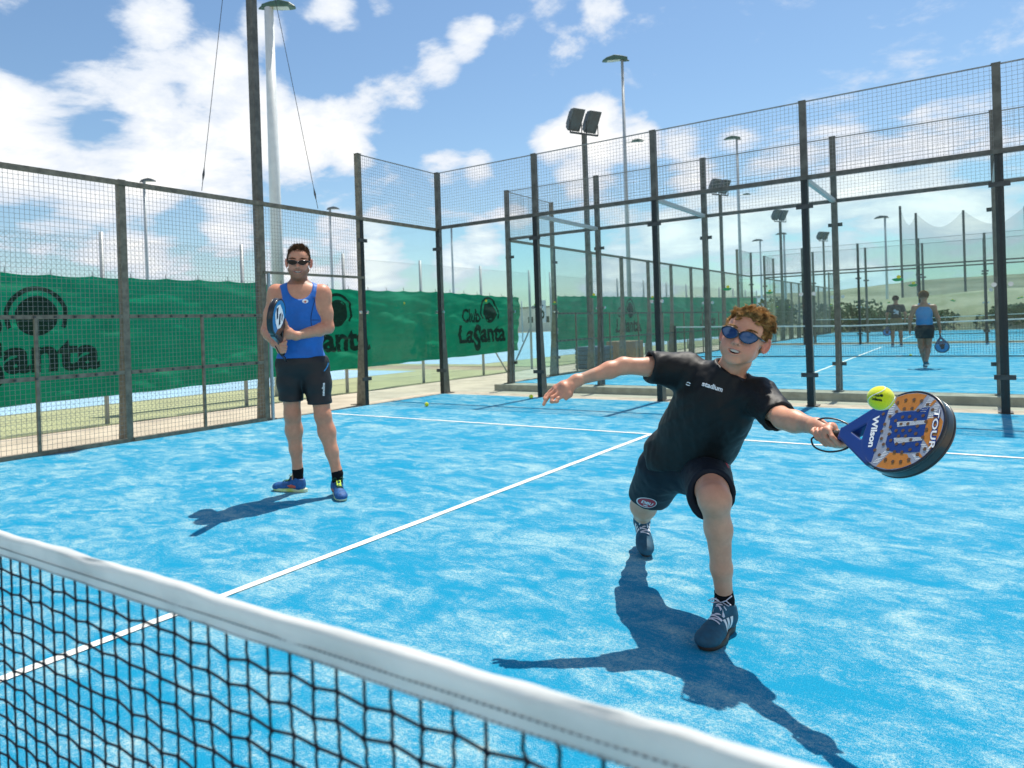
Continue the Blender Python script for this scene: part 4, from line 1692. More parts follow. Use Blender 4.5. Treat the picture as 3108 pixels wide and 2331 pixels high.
def head_colours(v, c, H, lips=(0.52, 0.21, 0.18), cheek=(0.60, 0.25, 0.19), beard=None, mouth=0.0):
    q = H.local(v)
    near = (np.linalg.norm(q - np.array([0, 0, 0.0]), axis=1) < 0.16)
    x, y, z = q[:, 0], q[:, 1], q[:, 2]
    ax = np.abs(x)
    g = lambda cx, cy, cz, r: np.exp(-((ax - cx) ** 2 + (y - cy) ** 2 + (z - cz) ** 2) / (r * r)) * near
    c = lerp_cols(c, cheek, 0.55 * g(.040, .068, -.030, .030))
    c = lerp_cols(c, cheek, 0.45 * g(0, .108, -.025, .016))
    c = lerp_cols(c, (0.20, 0.06, 0.045), 0.9 * g(.0062, .098, -.033, .0042))
    c = lerp_cols(c, (0.62, 0.17, 0.12), 0.65 * smask(ax, .070, .079) * near * (np.abs(z) < .05))
    if beard is not None:
        b = smask(-z, .036, .058) * smask(y, -.005, .03) * (1 - smask(z, -.108, -.125) * 0) * near
        b = b * (1 - 0.85 * g(0, .096, -.062, .017)) * smask(-z + 0.9 * np.maximum(0, .055 - y), .030, .052)
        mus = np.exp(-((z + .045) / .0065) ** 2) * (ax < .032) * smask(y, .06, .075) * near
        sb = smask(ax, .045, .058) * smask(-z, -.01, .02) * smask(y, -.005, .015) * (y < .06) * near
        b = np.clip(b + 0.8 * mus + 0.55 * sb, 0, 1)
        nz = 0.75 + 0.5 * pnoise(q * 420, 3)
        c = lerp_cols(c, beard, np.clip(b * nz * 1.0, 0, 1))
    # lips: close to the lip arcs
    lipd = np.full(len(v), 9.0)
    for P in lip_arcs(mouth):
        for i in range(len(P) - 1):
            a = np.array(P[i]); ba = np.array(P[i + 1]) - a
            t = np.clip(((q - a) @ ba) / (ba @ ba), 0, 1)
            lipd = np.minimum(lipd, np.linalg.norm(q - a - t[:, None] * ba, axis=1))
    c = lerp_cols(c, lips, 0.8 * (1 - smask(lipd, .0034, .0052)))
    if mouth > 0:
        hh = .0064 * mouth * np.maximum(0, 1 - (x / .0265) ** 2) ** .75
        inside = (ax < .0265) & (np.abs(z + .0605 - 9 * x * x) < hh + .0012) & (y < .0875 - 15 * x * x) & (y > .045) & near
        c = lerp_cols(c, (0.10, 0.02, 0.018), inside.astype(float))
    return c


def teeth(parent, H, mat, m):
    mb = MB()
    n = 24
    P = []
    for i in range(n + 1):
        x = -.0205 + .041 * i / n
        zc, h = mouth_gap(x, m)
        y = .0850 - 13.0 * x * x
        nt = 0.0008 * abs(math.sin(PI * (i * 7.0 / n)))
        P.append([H.w(x, y, zc + h + .001), H.w(x, y + .0010, zc + h * .4), H.w(x, y + .0004, zc - h * .25 + .0008 - nt)])
    mb.grid(np.array(P))
    mb.build('teeth', mat, parent, smooth=True)


def sunglasses(parent, H, frame_mat, lens_mat, wrap=3.0, hw=.031, hh=.0175, y0=.110):
    g = bpy.data.objects.new('sunglasses', None)
    COL.objects.link(g); g.parent = parent
    g.location = Vector(H.w(0, .1, .005)) - wloc(parent)
    surf = lambda x, z: y0 - wrap * x * x - 1.2 * (z - .006) ** 2
    def out(sx, t, gx=1.0):
        """lens outline: flat-topped teardrop"""
        a = 2 * PI * t
        ca, sa = math.cos(a), math.sin(a)
        x = hw * (abs(ca) ** 0.85) * (1 if ca > 0 else -1)
        z = hh * (abs(sa) ** 0.9) * (1 if sa > 0 else -1)
        z *= (0.86 if z > 0 else 1.0)
        if x > 0:
            z *= 1 - 0.42 * (x / hw) ** 2
            z += 0.0055 * (x / hw) ** 2
        else:
            z *= 1 - 0.22 * (x / hw) ** 2
        x *= gx; z *= gx
        return sx * (.0345 + x), .004 + z
    for sx in (-1, 1):
        n = 40; rings = 7
        mb = MB()
        for r in range(rings + 1):
            for k in range(n):
                x, z = out(sx, k / n, max(0.05, r / rings))
                mb.v.append(tuple(H.w(x, surf(x, z), z)))
        for r in range(rings):
            for k in range(n):
                k2 = (k + 1) % n
                mb.f.append((r * n + k, r * n + k2, (r + 1) * n + k2, (r + 1) * n + k))
        mb.f.append(tuple(reversed(range(n))) if sx < 0 else tuple(range(n)))
        lens = mb.build('lens', lens_mat, g, smooth=True)
        so = lens.modifiers.new('solid', 'SOLIDIFY'); so.thickness = 0.0016 * H.s; so.offset = 0
        pts = []
        for k in range(n + 1):
            x, z = out(sx, k / n, 1.02)
            pts.append(H.w(x, surf(x, z) + .0002, z))
        rad = [(.0022 if 0.0 < (k / n) < 0.5 else .0011) * H.s for k in range(n + 1)]
        MB().tube(pts, rad, 6, caps=False).build('rim', frame_mat, g, smooth=True)
        x, z = out(sx, 0.02, 1.0)
        MB().tube([H.w(x * .985, surf(x, z), z + .003), H.w(sx * .0745, .060, .012), H.w(sx * .0785, .020, .013), H.w(sx * .0775, -.006, .010)], [.0036 * H.s, .0034 * H.s, .0028 * H.s, .0022 * H.s], 6).build('temple', frame_mat, g, smooth=True)
    MB().tube([H.w(-.0075, surf(.006, .007) - .001, .0075), H.w(0, surf(0, .01) + .001, .0095), H.w(.0075, surf(.006, .007) - .001, .0075)], .0026 * H.s, 8).build('bridge', frame_mat, g, smooth=True)
    return g


def hair_strands(name, parent, roots, dirs, lens, mat, r0=0.0012, seg=5, curl=0.5, freq=18, grav=0.0, seed=0, clump=0.6, wave=0.0):
    """many tapered three-sided strands as one mesh"""
    n = len(roots)
    r = np.random.default_rng(seed)
    P = [roots]
    d = dirs.copy()
    step = (lens / seg)[:, None]
    tw = r.normal(0, 1, (n, 3)); tw /= np.linalg.norm(tw, axis=1)[:, None]
    for k in range(seg):
        q = P[-1] * freq
        nz = np.stack([pnoise(q + 11.3, seed + 1), pnoise(q + 37.1, seed + 2), pnoise(q + 71.9, seed + 3)], 1)
        d = d + curl * (nz * 2.2 * clump + 0.22 * (1 - clump) * r.normal(0, 1, (n, 3)))
        if wave:
            d = d + wave * np.cross(d, tw)
        d[:, 2] -= grav
        d /= np.linalg.norm(d, axis=1)[:, None]
        P.append(P[-1] + d * step)
    V_ = []
    t = unit_rows(P[-1] - P[0])
    a = np.cross(t, np.array([0.3, 0.5, 0.8])); a = unit_rows(a); b = np.cross(t, a)
    for k, p in enumerate(P):
        rad = r0 * (1 - 0.75 * k / seg)
        for j in range(3):
            th = 2 * PI * j / 3
            V_.append(p + rad * (a * math.cos(th) + b * math.sin(th)))
    V_ = np.stack(V_, 1).reshape(-1, 3)         # strand-major
    m = 3 * (seg + 1)
    base = (np.arange(n) * m)[:, None]
    F_ = []
    for k in range(seg):
        for j in range(3):
            j2 = (j + 1) % 3
            F_.append(np.concatenate([base + k * 3 + j, base + (k + 1) * 3 + j, base + (k + 1) * 3 + j2, base + k * 3 + j2], 1))
    F_ = np.concatenate(F_)
    return obj(name, np_mesh(name, V_, F_, True), mat, parent)


def unit_rows(a):
    return a / (np.linalg.norm(a, axis=1)[:, None] + 1e-12)


def hair_locks(name, parent, H, loc, nn, nlock, dirf, lenf, mat, seed=0, seg=8, r0=.0011, curl=.006, turns=1.1, spread=.55, lift=0.0):
    """strands gathered in curling locks (local head coordinates in, one mesh out)"""
    r = np.random.default_rng(seed)
    gi = r.choice(len(loc), nlock, replace=False)
    G = loc[gi]; GN = nn[gi]
    GD = unit_rows(dirf(G, GN) + r.normal(0, .16, (nlock, 3)))
    GL = lenf(G) * r.uniform(.75, 1.2, nlock)
    ph = r.uniform(0, 2 * PI, nlock); tn = turns * r.uniform(.6, 1.4, nlock) * np.where(r.uniform(0, 1, nlock) < .5, -1, 1)
    own = np.argmin(((loc[:, None, :] - G[None]) ** 2).sum(2), 1)
    A = unit_rows(np.cross(GD, GN + 1e-4)); Bv = np.cross(GD, A)
    path = []
    for k in range(seg + 1):
        u = k / seg
        a = ph + 2 * PI * tn * u
        c = curl * math.sqrt(u) * (1 if u > 0 else 0)
        off = A * (np.cos(a) * c)[:, None] + Bv * (np.sin(a) * c)[:, None]
        rise = GN * (GL * (.55 * u - .62 * u * u) + lift * u)[:, None]
        path.append(GD * (GL * u)[:, None] * (1 - .18 * u) + off + rise)
    n = len(loc)
    jit = r.normal(0, .0011, (n, 3)); sc = r.uniform(.75, 1.1, n)
    dlt = loc - G[own]
    P = []
    for k in range(seg + 1):
        u = k / seg
        q = G[own] + dlt * (1 - spread * u) + path[k][own] * sc[:, None] + jit * u * 2.2
        P.append(H.o + q * H.s @ H.R.T)
    V_ = []
    t = unit_rows(P[seg // 2] - P[0] + 1e-6); a = unit_rows(np.cross(t, np.array([.3, .5, .8]))); b = np.cross(t, a)
    for k in range(seg + 1):
        rad = r0 * (1 - .6 * k / seg)
        for j in range(3):
            th = 2 * PI * j / 3
            V_.append(P[k] + rad * (a * math.cos(th) + b * math.sin(th)))
    V_ = np.stack(V_, 1).reshape(-1, 3)
    m = 3 * (seg + 1)
    base = (np.arange(n) * m)[:, None]
    F_ = []
    for k in range(seg):
        for j in range(3):
            j2 = (j + 1) % 3
            F_.append(np.concatenate([base + k * 3 + j, base + (k + 1) * 3 + j, base + (k + 1) * 3 + j2, base + k * 3 + j2], 1))
    return obj(name, np_mesh(name, V_, np.concatenate(F_), True), mat, parent)


def join_meshes(parts):
    vs = []; qs = []; n = 0
    for v, q in parts:
        vs.append(v); qs.append(q + n); n += len(v)
    return np.concatenate(vs), np.concatenate(qs)


def decal(name, parent, mat, pieces, c, ex, ey, bvh, lift=0.0012, refine=0.006, depth=0.08):
    """lay flat print (2-D triangles) on a curved surface by casting along the print's normal"""
    ex = unit(ex); ey = unit(ey - ex * (np.asarray(ey) @ ex)); ez = np.cross(ex, ey)
    vs = []; fs = []; n = 0
    for v, f in pieces:
        v, f = tri_refine(v, f, refine)
        vs.append(v); fs += [(a + n, b + n, d + n) for a, b, d in f]; n += len(v)
    v = np.concatenate(vs)
    out = []
    last = 0.0
    for q in v:
        o = c + ex * q[0] + ey * q[1] + ez * depth
        hit, nn, i, dist = bvh.ray_cast(Vector(o), Vector(-ez), depth * 2.2)
        if hit is None:
            out.append(tuple(c + ex * q[0] + ey * q[1] + ez * last))
        else:
            out.append(tuple(np.array(hit) + ez * lift))
            last = float((np.array(hit) - c) @ ez) + lift
    return obj(name, np_mesh(name, np.array(out), np.array(fs), False), mat, parent)


def bvh_of(v, q):
    return BVHTree.FromPolygons([tuple(a) for a in v], [tuple(int(i) for i in f) for f in q])


# ---- shoe: origin at the heel on the ground, x towards the toe, z up
def shoe(parent, heel, fwd, upv, L, mats, label=None, stripes=False, seed=0, foot_h=0.085, lace='white', side_panel=None):
    fwd = unit(fwd); left = unit(np.cross(upv, fwd)); upn = np.cross(fwd, left)
    Rm = np.stack([fwd, left, upn], 1)
    k = L / 0.27
    w = lambda *q: heel + Rm @ (np.array(q) * k)
    g = bpy.data.objects.new('shoe', None)
    COL.objects.link(g); g.parent = parent; g.location = Vector(heel) - wloc(parent)
    if label: g['label'] = label
    pts = np.array([w(-.02, -.06, -.02), w(-.02, .06, -.02), w(.30, .06, -.02), w(.30, -.06, -.02), w(-.02, -.06, .16), w(.3, .06, .16), w(-.02, .06, .16), w(.30, -.06, .16)])
    F = Field(pts.min(0) - .01, pts.max(0) + .01, 0.0036)
    E = lambda c, r, kk=.02, sub=False: F.ell(w(*c), np.array(r) * k, Rm, kk * k, sub)
    C = lambda a, b, ra, rb, kk=.02, sub=False: F.cone(w(*a), w(*b), ra * k, rb * k, kk * k, sub)
    E((.045, 0, .045), (.042, .034, .050))
    C((.055, 0, .062), (.155, -.002, .040), .036, .033, .03)
    E((.195, -.004, .032), (.066, .043, .030), .03)
    E((.225, -.006, .026), (.045, .038, .026), .02)
    C((.045, 0, .06), (.050, 0, .095), .036, .038, .02)
    C((.085, 0, .085), (.105, 0, .092), .024, .018, .012)
    C((.050, 0, .075), (.048, 0, .14), .028, .032, .004, True)
    F.cut(w(0, 0, .016), -upn)
    F.cut(w(.05, 0, .101), unit(upn * 1.0 - fwd * 0.25))
    v, q = F.mesh(1)
    n = vnormals(v, q)
    v = v + n * (0.0006 * pnoise(v * 60, seed))[:, None]
    obj('upper', np_mesh('upper', v, q), mats['upper'], g)
    bv = bvh_of(v, q)
    # sole
    N_ = 40
    ring = []
    for i in range(N_):
        a = 2 * PI * i / N_
        x = .125 + .140 * math.cos(a)
        hwid = .037 + .010 * smask(np.array([x]), .08, .2)[0] - 0.006 * math.exp(-((x - .10) / .035) ** 2)
        y = hwid * (abs(math.sin(a)) ** 0.72) * (1 if math.sin(a) > 0 else -1) - 0.004 * smask(np.array([x]), .1, .25)[0]
        ring.append((x, y))
    mb = MB()
    prof = [(0.90, 0.0), (1.0, 0.006), (1.02, 0.014), (0.99, 0.023), (0.90, 0.025)]
    for (sc, z) in prof:
        for (x, y) in ring:
            toe = 0.010 * max(0, (x - .2) / .065) ** 2
            mb.v.append(tuple(w(.125 + (x - .125) * (0.985 + 0.015 * sc), y * sc, z + toe * (1 if z > .003 else .6))))
    for i in range(len(prof) - 1):
        for j in range(N_):
            j2 = (j + 1) % N_
            mb.f.append((i * N_ + j, i * N_ + j2, (i + 1) * N_ + j2, (i + 1) * N_ + j))
    mb.f.append(tuple(reversed(range(N_))))
    mb.f.append(tuple((len(prof) - 1) * N_ + j for j in range(N_)))
    mb.build('sole', mats['sole'], g, smooth=True)
    def drop(x, y):
        hit, nn, i, dist = bv.ray_cast(Vector(w(x, y, .2)), Vector(-upn), .4)
        return np.array(hit) if hit is not None else w(x, y, .05)
    lm = mats['lace']
    ltube = MB()
    rows = 6
    for r_ in range(rows):
        x = .098 + r_ * .0125
        a = [drop(x + (0.006 if r_ % 2 else -.002) * t + .002, -.021 + .042 * (t + 1) / 2) + upn * .0028 * k for t in np.linspace(-1, 1, 6)]
        ltube.tube(a, .0024 * k, 6)
        a = [drop(x + .0105 * (t + 1) / 2, (-.021 + .042 * (t + 1) / 2) * (1 if r_ % 2 else -1)) + upn * .0044 * k for t in np.linspace(-1, 1, 6)]
        ltube.tube(a, .0022 * k, 6)
    kn = drop(.092, 0) + upn * .006 * k
    for sy in (-1, 1):
        loop = [kn, kn + Rm @ (np.array([.008, sy * .022, .014]) * k), kn + Rm @ (np.array([.014, sy * .040, .004]) * k), kn + Rm @ (np.array([.006, sy * .030, -.004]) * k), kn + Rm @ (np.array([.0, sy * .006, .002]) * k)]
        ltube.tube(loop, .0021 * k, 6)
        ltube.tube([kn, kn + Rm @ (np.array([-.006, sy * .018, .010]) * k), kn + Rm @ (np.array([-.012, sy * .036, .028 if sy > 0 else -.004]) * k)], .0019 * k, 6)
    ltube.build('laces', lm, g, smooth=True)
    tong = [drop(.078 + .012 * i, 0) + upn * .001 for i in range(6)]
    tg = MB()
    P = []
    for i, q_ in enumerate(tong):
        P.append([q_ - left * .015 * k + upn * (.001), q_ + upn * .003, q_ + left * .015 * k + upn * .001])
    tg.grid(np.array(P)).build('tongue', mats['tongue'], g, smooth=True)
    if stripes:
        for sy in (-1, 1):
            for j in range(3):
                x0 = .092 + j * .022
                vv = np.array([(0, 0, 0), (.0135, 0, 0), (.0135 - .014, .046, 0), (-.014, .046, 0)]) * k
                cpt = w(x0, sy * .05, .026)
                decal('stripe', g, mats['stripe'], [(vv * np.array([sy * -1, 1, 1]) if sy > 0 else vv, [(0, 1, 2), (0, 2, 3)])], cpt, fwd if sy < 0 else -fwd, upn, bv, .0012, .008, .05)
    if side_panel is not None:
        for sy in (-1, 1):
            vv = np.array([(0, 0, 0), (.05, -.004, 0), (.075, .012, 0), (.04, .022, 0), (.0, .016, 0)]) * k
            cpt = w(.055, sy * .05, .034)
            decal('side_panel', g, side_panel, [(vv * np.array([-1, 1, 1]) if sy > 0 else vv, [(0, 1, 2), (0, 2, 3), (0, 3, 4)])], cpt, fwd if sy < 0 else -fwd, upn, bv, .0012, .008, .05)
    return g

# ------------------------------------------------------------------ skin, cloth, racket materials
def skin_mat():
    m, N, out = new_mat('skin')
    at = N.n('ShaderNodeAttribute', attribute_name='Col')
    tcn = N.n('ShaderNodeTexCoord')
    P = tcn.outputs['Object']
    nz = N.noise(P, 28.0, 6, 0.65)
    n2 = N.noise(P, 240.0, 3, 0.6)
    c = N.mix(N.smooth(nz, 0.3, 0.7), N.mix(1.0, at.outputs['Color'], (0.93, 0.90, 0.89), 'MULTIPLY'), N.mix(1.0, at.outputs['Color'], (1.06, 1.05, 1.05), 'MULTIPLY'))
    b = N.n('ShaderNodeBsdfPrincipled')
    N.l(c, b.inputs['Base Color'])
    N.l(N.math('MULTIPLY_ADD', n2, 0.2, 0.36), b.inputs['Roughness'])
    b.inputs['Specular IOR Level'].default_value = 0.42
    b.inputs['Subsurface Weight'].default_value = 0.28
    b.inputs['Subsurface Radius'].default_value = (0.010, 0.0042, 0.0024)
    b.inputs['Subsurface Scale'].default_value = 1.0
    bn = N.n('ShaderNodeBump'); bn.inputs['Strength'].default_value = 0.12; bn.inputs['Distance'].default_value = 0.002
    N.l(n2, bn.inputs['Height']); N.l(bn.outputs[0], b.inputs['Normal'])
    N.l(b.outputs[0], out.inputs[0])
    return m


def hair_mat(name, dark, tip):
    m, N, out = new_mat(name)
    tcn = N.n('ShaderNodeTexCoord')
    nz = N.noise(tcn.outputs['Object'], 70.0, 4, 0.6)
    c = N.mix(N.smooth(nz, 0.3, 0.7), dark, tip)
    b = N.n('ShaderNodeBsdfPrincipled')
    N.l(c, b.inputs['Base Color'])
    b.inputs['Roughness'].default_value = 0.6
    b.inputs['Specular IOR Level'].default_value = 0.25
    tl = N.n('ShaderNodeBsdfTranslucent')
    N.l(N.mix(0.5, c, tip), tl.inputs[0])
    mx = N.n('ShaderNodeMixShader'); mx.inputs[0].default_value = 0.38
    N.l(b.outputs[0], mx.inputs[1]); N.l(tl.outputs[0], mx.inputs[2]); N.l(mx.outputs[0], out.inputs[0])
    return m


M['skin'] = skin_mat()
M['teeth'] = pbr('tooth_enamel', (0.72, 0.68, 0.60), 0.25, var=0.04)
M['hair_boy'] = hair_mat('wavy_brown_hair', (0.24, 0.12, 0.042), (0.82, 0.52, 0.20))
M['hair_man'] = hair_mat('short_brown_hair', (0.045, 0.024, 0.012), (0.17, 0.09, 0.045))
M['tee'] = pbr('black_jersey', (0.0042, 0.0042, 0.0044), 0.55, var=0.15, vscale=30, spec=0.32, bump=0.12, bscale=900, sheen=0.03)
M['navy'] = pbr('navy_shorts_cloth', (0.0045, 0.008, 0.016), 0.6, var=0.15, vscale=30, spec=0.25, bump=0.1, bscale=900, sheen=0.02)
M['sock'] = pbr('black_sock', (0.007, 0.007, 0.009), 0.9, var=0.3, vscale=80, bump=0.4, bscale=400, spec=0.15)
M['red'] = pbr('red_print', (0.42, 0.022, 0.04), 0.6, var=0.05)
M['glassframe'] = pbr('black_gloss_frame', (0.006, 0.006, 0.007), 0.18, var=0.1, coat=0.4)
M['lens_blue'] = pbr('blue_mirror_lens', (0.045, 0.085, 0.17), 0.04, metal=1.0, var=0.02)
M['lens_black'] = pbr('black_lens', (0.004, 0.004, 0.005), 0.12, var=0.02, spec=0.3)
M['shoe_navy'] = pbr('dark_teal_suede', (0.012, 0.078, 0.130), 0.7, var=0.2, vscale=40, bump=0.15, bscale=500)
M['sole_gum'] = pbr('dark_gum_sole', (0.05, 0.032, 0.020), 0.6, var=0.2)
M['lace_white'] = pbr('white_lace', (0.70, 0.66, 0.74), 0.8, var=0.08, vscale=90)

SK = np.array([0.65, 0.325, 0.205])

# ------------------------------------------------------------------ the boy
BOY = thing('person', 'boy in black T-shirt and navy shorts lunging to hit the ball with an orange racket', 'person', tuple(V(1.80, 2.55, 0.0)))

# joints (world metres)
bP = V(1.7573, 2.6474, 0.5749); bC = V(1.9235, 2.5109, 0.8308); bN = V(1.9909, 2.4873, 0.9790)
bSR = V(1.8320, 2.4925, 0.9936); bSL = V(2.1116, 2.4655, 0.8946)
bER = V(1.6313, 2.3404, 1.0149); bWR = V(1.4884, 2.2068, 0.9628)
bEL = V(2.2238, 2.3119, 0.8331); bWL = V(2.3454, 2.2221, 0.8240)
bHR = V(1.6495, 2.6659, 0.5479); bHL = V(1.8513, 2.6308, 0.5764)
bKR = V(1.4925, 2.8597, 0.3154); bAR = V(1.3491, 3.2020, 0.1623)
bKL = V(1.9883, 2.2827, 0.5299); bAL = V(1.9797, 2.4061, 0.1008)
toeL = V(1.9679, 2.1740, 0.0); gAL = V(bAL[0], bAL[1], 0.0); fwL = unit(toeL - gAL); heelL = gAL - fwL * .050
toeR = V(1.4287, 3.0559, 0.0); heelR = V(1.3099, 3.2725, 0.1060)

# head pose: seen from the camera the face is turned a little left and the head tipped to the right
eyeB = V(2.0712, 2.3795, 1.1296)
vd = unit(eyeB - np.array(CAM)); rt = unit(np.cross(vd, (0, 0, 1))); upc = np.cross(rt, vd)
yaw, pit, rol = math.radians(10), math.radians(8), math.radians(19)
fw = -vd * math.cos(yaw) - rt * math.sin(yaw)
fw = unit(fw * math.cos(pit) + upc * math.sin(pit))
upr = upc * math.cos(rol) + rt * math.sin(rol)
HB_R = frame_from(fw, upr)
HB_s = 0.985
HB = Head(eyeB - HB_R @ (np.array([0, .088, .006]) * HB_s), HB_R, HB_s)

nk = HB.w(0, -.018, -.055)
FHd = Field(HB.o - V(.16, .16, .22), HB.o + V(.16, .16, .16), 0.0024)
build_head(FHd, HB, open_mouth=1.25, jaw=0.98, ear_out=0.30)
for sx_ in (-1, 1):
    FHd.ell(HB.w(sx_ * .036, .052, -.048), np.array([.023, .027, .028]) * HB.s, HB.R, .025)
FHd.cone(nk, bN + V(0, 0, -0.01), .050, .052, .03)
FHd.cut(bN - V(0, 0, .045), V(0, 0, -1))
F = Field(V(1.30, 1.95, -0.02), V(2.62, 3.55, 1.10), 0.0046)
F.cone(nk + V(0, 0, -.03), bN + V(0, 0, -0.01), .042, .044, .03)
ex = unit(bSL - bSR); ez = unit(bN - bP); ey = unit(np.cross(ez, ex)); ex = np.cross(ey, ez)
TB = np.stack([ex, ey, ez], 1)
F.ell(bC, (.128, .080, .140), TB, .05)
F.ell(bC * .5 + bP * .5, (.115, .078, .13), TB, .05)
F.ell(bP, (.122, .088, .085), TB, .05)
for sh in (bSR, bSL):
    F.cone(bN - ez * .04, sh - ez * .005, .045, .045, .04)
# arms
mR = bSR * .45 + bER * .55
F.chain([bSR, mR, bER], [.044, .039, .0325], .02)
fR = bER * .70 + bWR * .30
F.chain([bER, fR, bWR], [.0325, .0325, .0205], .02)
mL = bSL * .45 + bEL * .55
F.chain([bSL, mL, bEL], [.044, .040, .035], .02)
fL = bEL * .68 + bWL * .32
F.chain([bEL, fL, bWL], [.035, .037, .0245], .02)
# legs
for hip, kn, an, front in ((bHR, bKR, bAR, False), (bHL, bKL, bAL, True)):
    F.chain([hip, hip * .4 + kn * .6, kn], [.078, .067, .058], .03)
    back = unit(np.cross(unit(an - kn), ex)) * (1 if front else -1)
    bk = V(0, 1, 0) if front else V(0, .4, .8)
    c1 = kn * .72 + an * .28 + unit(bk) * .012
    F.chain([kn, c1, kn * .35 + an * .65, an], [.050, .0465, .036, .030] if front else [.056, .054, .041, .031], .025)
    F.ell(kn + unit(V(.45, -.85, .1)) * .012, (.036, .036, .040), None, .03)
F.cone(bAL, heelL * .7 + toeL * .3 + V(0, 0, .035), .030, .024, .02)
F.cone(bAR, heelR * .75 + toeR * .25 + V(0, 0, .03), .029, .022, .02)

# right hand: hanging relaxed, fingers drooping
def fingers(F, wr, wr_r, specs, k=.004):
    for pts, rs in specs:
        F.cone(wr, pts[0], wr_r, rs[0] * 1.25, .018)
        F.chain(pts, rs, k)
FA = Field(V(1.4265, 2.1471, 0.9130) - .13, V(1.4265, 2.1471, 0.9130) + .13, .0024)
FA.cone(bWR + (bER - bWR) * .35, bWR, .0265, .0205, .01)
kn1, kn2, kn3, kn4 = V(1.4072, 2.1766, 0.9365), V(1.4209, 2.1618, 0.9269), V(1.4388, 2.1502, 0.9153), V(1.4577, 2.1457, 0.9072)
fingers(FA, bWR, .017, [
    ([kn1, V(1.3876, 2.1679, 0.9179), V(1.3773, 2.1537, 0.9039), V(1.3754, 2.1397, 0.8931)], [.0092, .0082, .0074, .0062]),
    ([kn2, V(1.3993, 2.1453, 0.9090), V(1.3908, 2.1262, 0.8916), V(1.3876, 2.1112, 0.8722)], [.0095, .0086, .0078, .0064]),
    ([kn3, V(1.4180, 2.1281, 0.9001), V(1.4202, 2.1172, 0.8847), V(1.4342, 2.1215, 0.8837)], [.0092, .0084, .0076, .0062]),
    ([kn4, V(1.4436, 2.1249, 0.8963), V(1.4418, 2.1147, 0.8857), V(1.4466, 2.1184, 0.8866)], [.0086, .0076, .0068, .0056]),
])
FA.ell((kn2 + kn3 + bWR * 1.0) / 3, (.030, .016, .026), frame_from(bWR - kn2, V(0, 0, 1)), .02)
FA.chain([V(1.4826, 2.1773, 0.9424), V(1.4799, 2.1562, 0.9110), V(1.4708, 2.1430, 0.8955)], [.0135, .0105, .0072], .01)

# left hand closed round the racket handle (racket frame: x along the handle, y up the face, z out of the face)
RK_O = V(2.346275, 2.192639, 0.799248)
RK_R = np.array([[0.7979, 0.2247, -0.5594], [-0.5848, 0.5135, -0.628], [0.1461, 0.8282, 0.5411]])
def rkp(x, th, r):
    a = math.radians(th)
    return RK_O + RK_R @ np.array([x, r * math.sin(a), r * math.cos(a)])
FB = Field(RK_O - .16, RK_O + .17, .0024)
FB.cone(bWL + (bEL - bWL) * .35, bWL, .0305, .0245, .01)
grip = [(.048, .004), (.066, .022), (.083, .040), (.102, .074)]
for i, (xk, xt) in enumerate(grip):
    rr = (.0074, .0082, .0086, .0084)[i]
    kpt = rkp(xk, 200, .036)
    FB.cone(bWL, kpt, .0185, rr * 1.3, .02)
    FB.chain([kpt, rkp(xk - .002, 262, .0305), rkp(xk * .55 + xt * .45, 318, .0265), rkp(xt * .9 + xk * .1, 362, .0258), rkp(xt, 388, .0255)], [rr * 1.15, rr * 1.02, rr * .95, rr * .85, rr * .72], .003)
FB.ell(rkp(.045, 165, .034), (.040, .022, .030), RK_R, .02)
FB.chain([rkp(.012, 120, .040), rkp(.045, 100, .034), rkp(.060, 60, .0285), rkp(.063, 12, .0265), rkp(.062, -12, .0265)], [.016, .0135, .0105, .0092, .0072], .01)

v, q = join_meshes([F.mesh(2), FHd.mesh(1), FA.mesh(1), FB.mesh(1)])
c = np.tile(SK, (len(v), 1))
c = lerp_cols(c, (0.60, 0.255, 0.155), 0.35 * smask(pnoise(v * 9, 5), -.2, .5))
for kn in (bKL, bKR):
    c = lerp_cols(c, (0.50, 0.205, 0.125), 0.5 * np.exp(-((v - kn) ** 2).sum(1) / .05 ** 2))
for hd in (kn2, rkp(.05, 330, .03)):
    c = lerp_cols(c, (0.60, 0.235, 0.15), 0.45 * np.exp(-((v - hd) ** 2).sum(1) / .05 ** 2))
c = head_colours(v, c, HB, mouth=1.25, cheek=(0.64, 0.22, 0.17))
obj('body', np_mesh('body', v, q, True, c), M['skin'], BOY)
teeth(BOY, HB, M['teeth'], 1.25)
sunglasses(BOY, HB, M['glassframe'], M['lens_blue'], hw=.0325, hh=.0235)

# eyebrows
r = np.random.default_rng(3)
ro = []; di = []
for sx in (-1, 1):
    n = 160
    t = r.uniform(0, 1, n)
    x = sx * (.014 + .036 * t); z = .0285 + .006 * np.sin(t * 2.4) + r.normal(0, .0014, n)
    y = .0925 - 4.2 * x ** 2
    loc = np.stack([x, y, z], 1)
    ro.append(HB.o + loc * HB.s @ HB.R.T)
    di.append(np.stack([np.full(n, sx * 1.0), np.full(n, .15), .25 - t * .5], 1) @ HB.R.T)
hair_strands('eyebrow', BOY, np.concatenate(ro), unit_rows(np.concatenate(di)), np.full(320, .010), M['hair_boy'], .0007, 3, .1, seed=9)

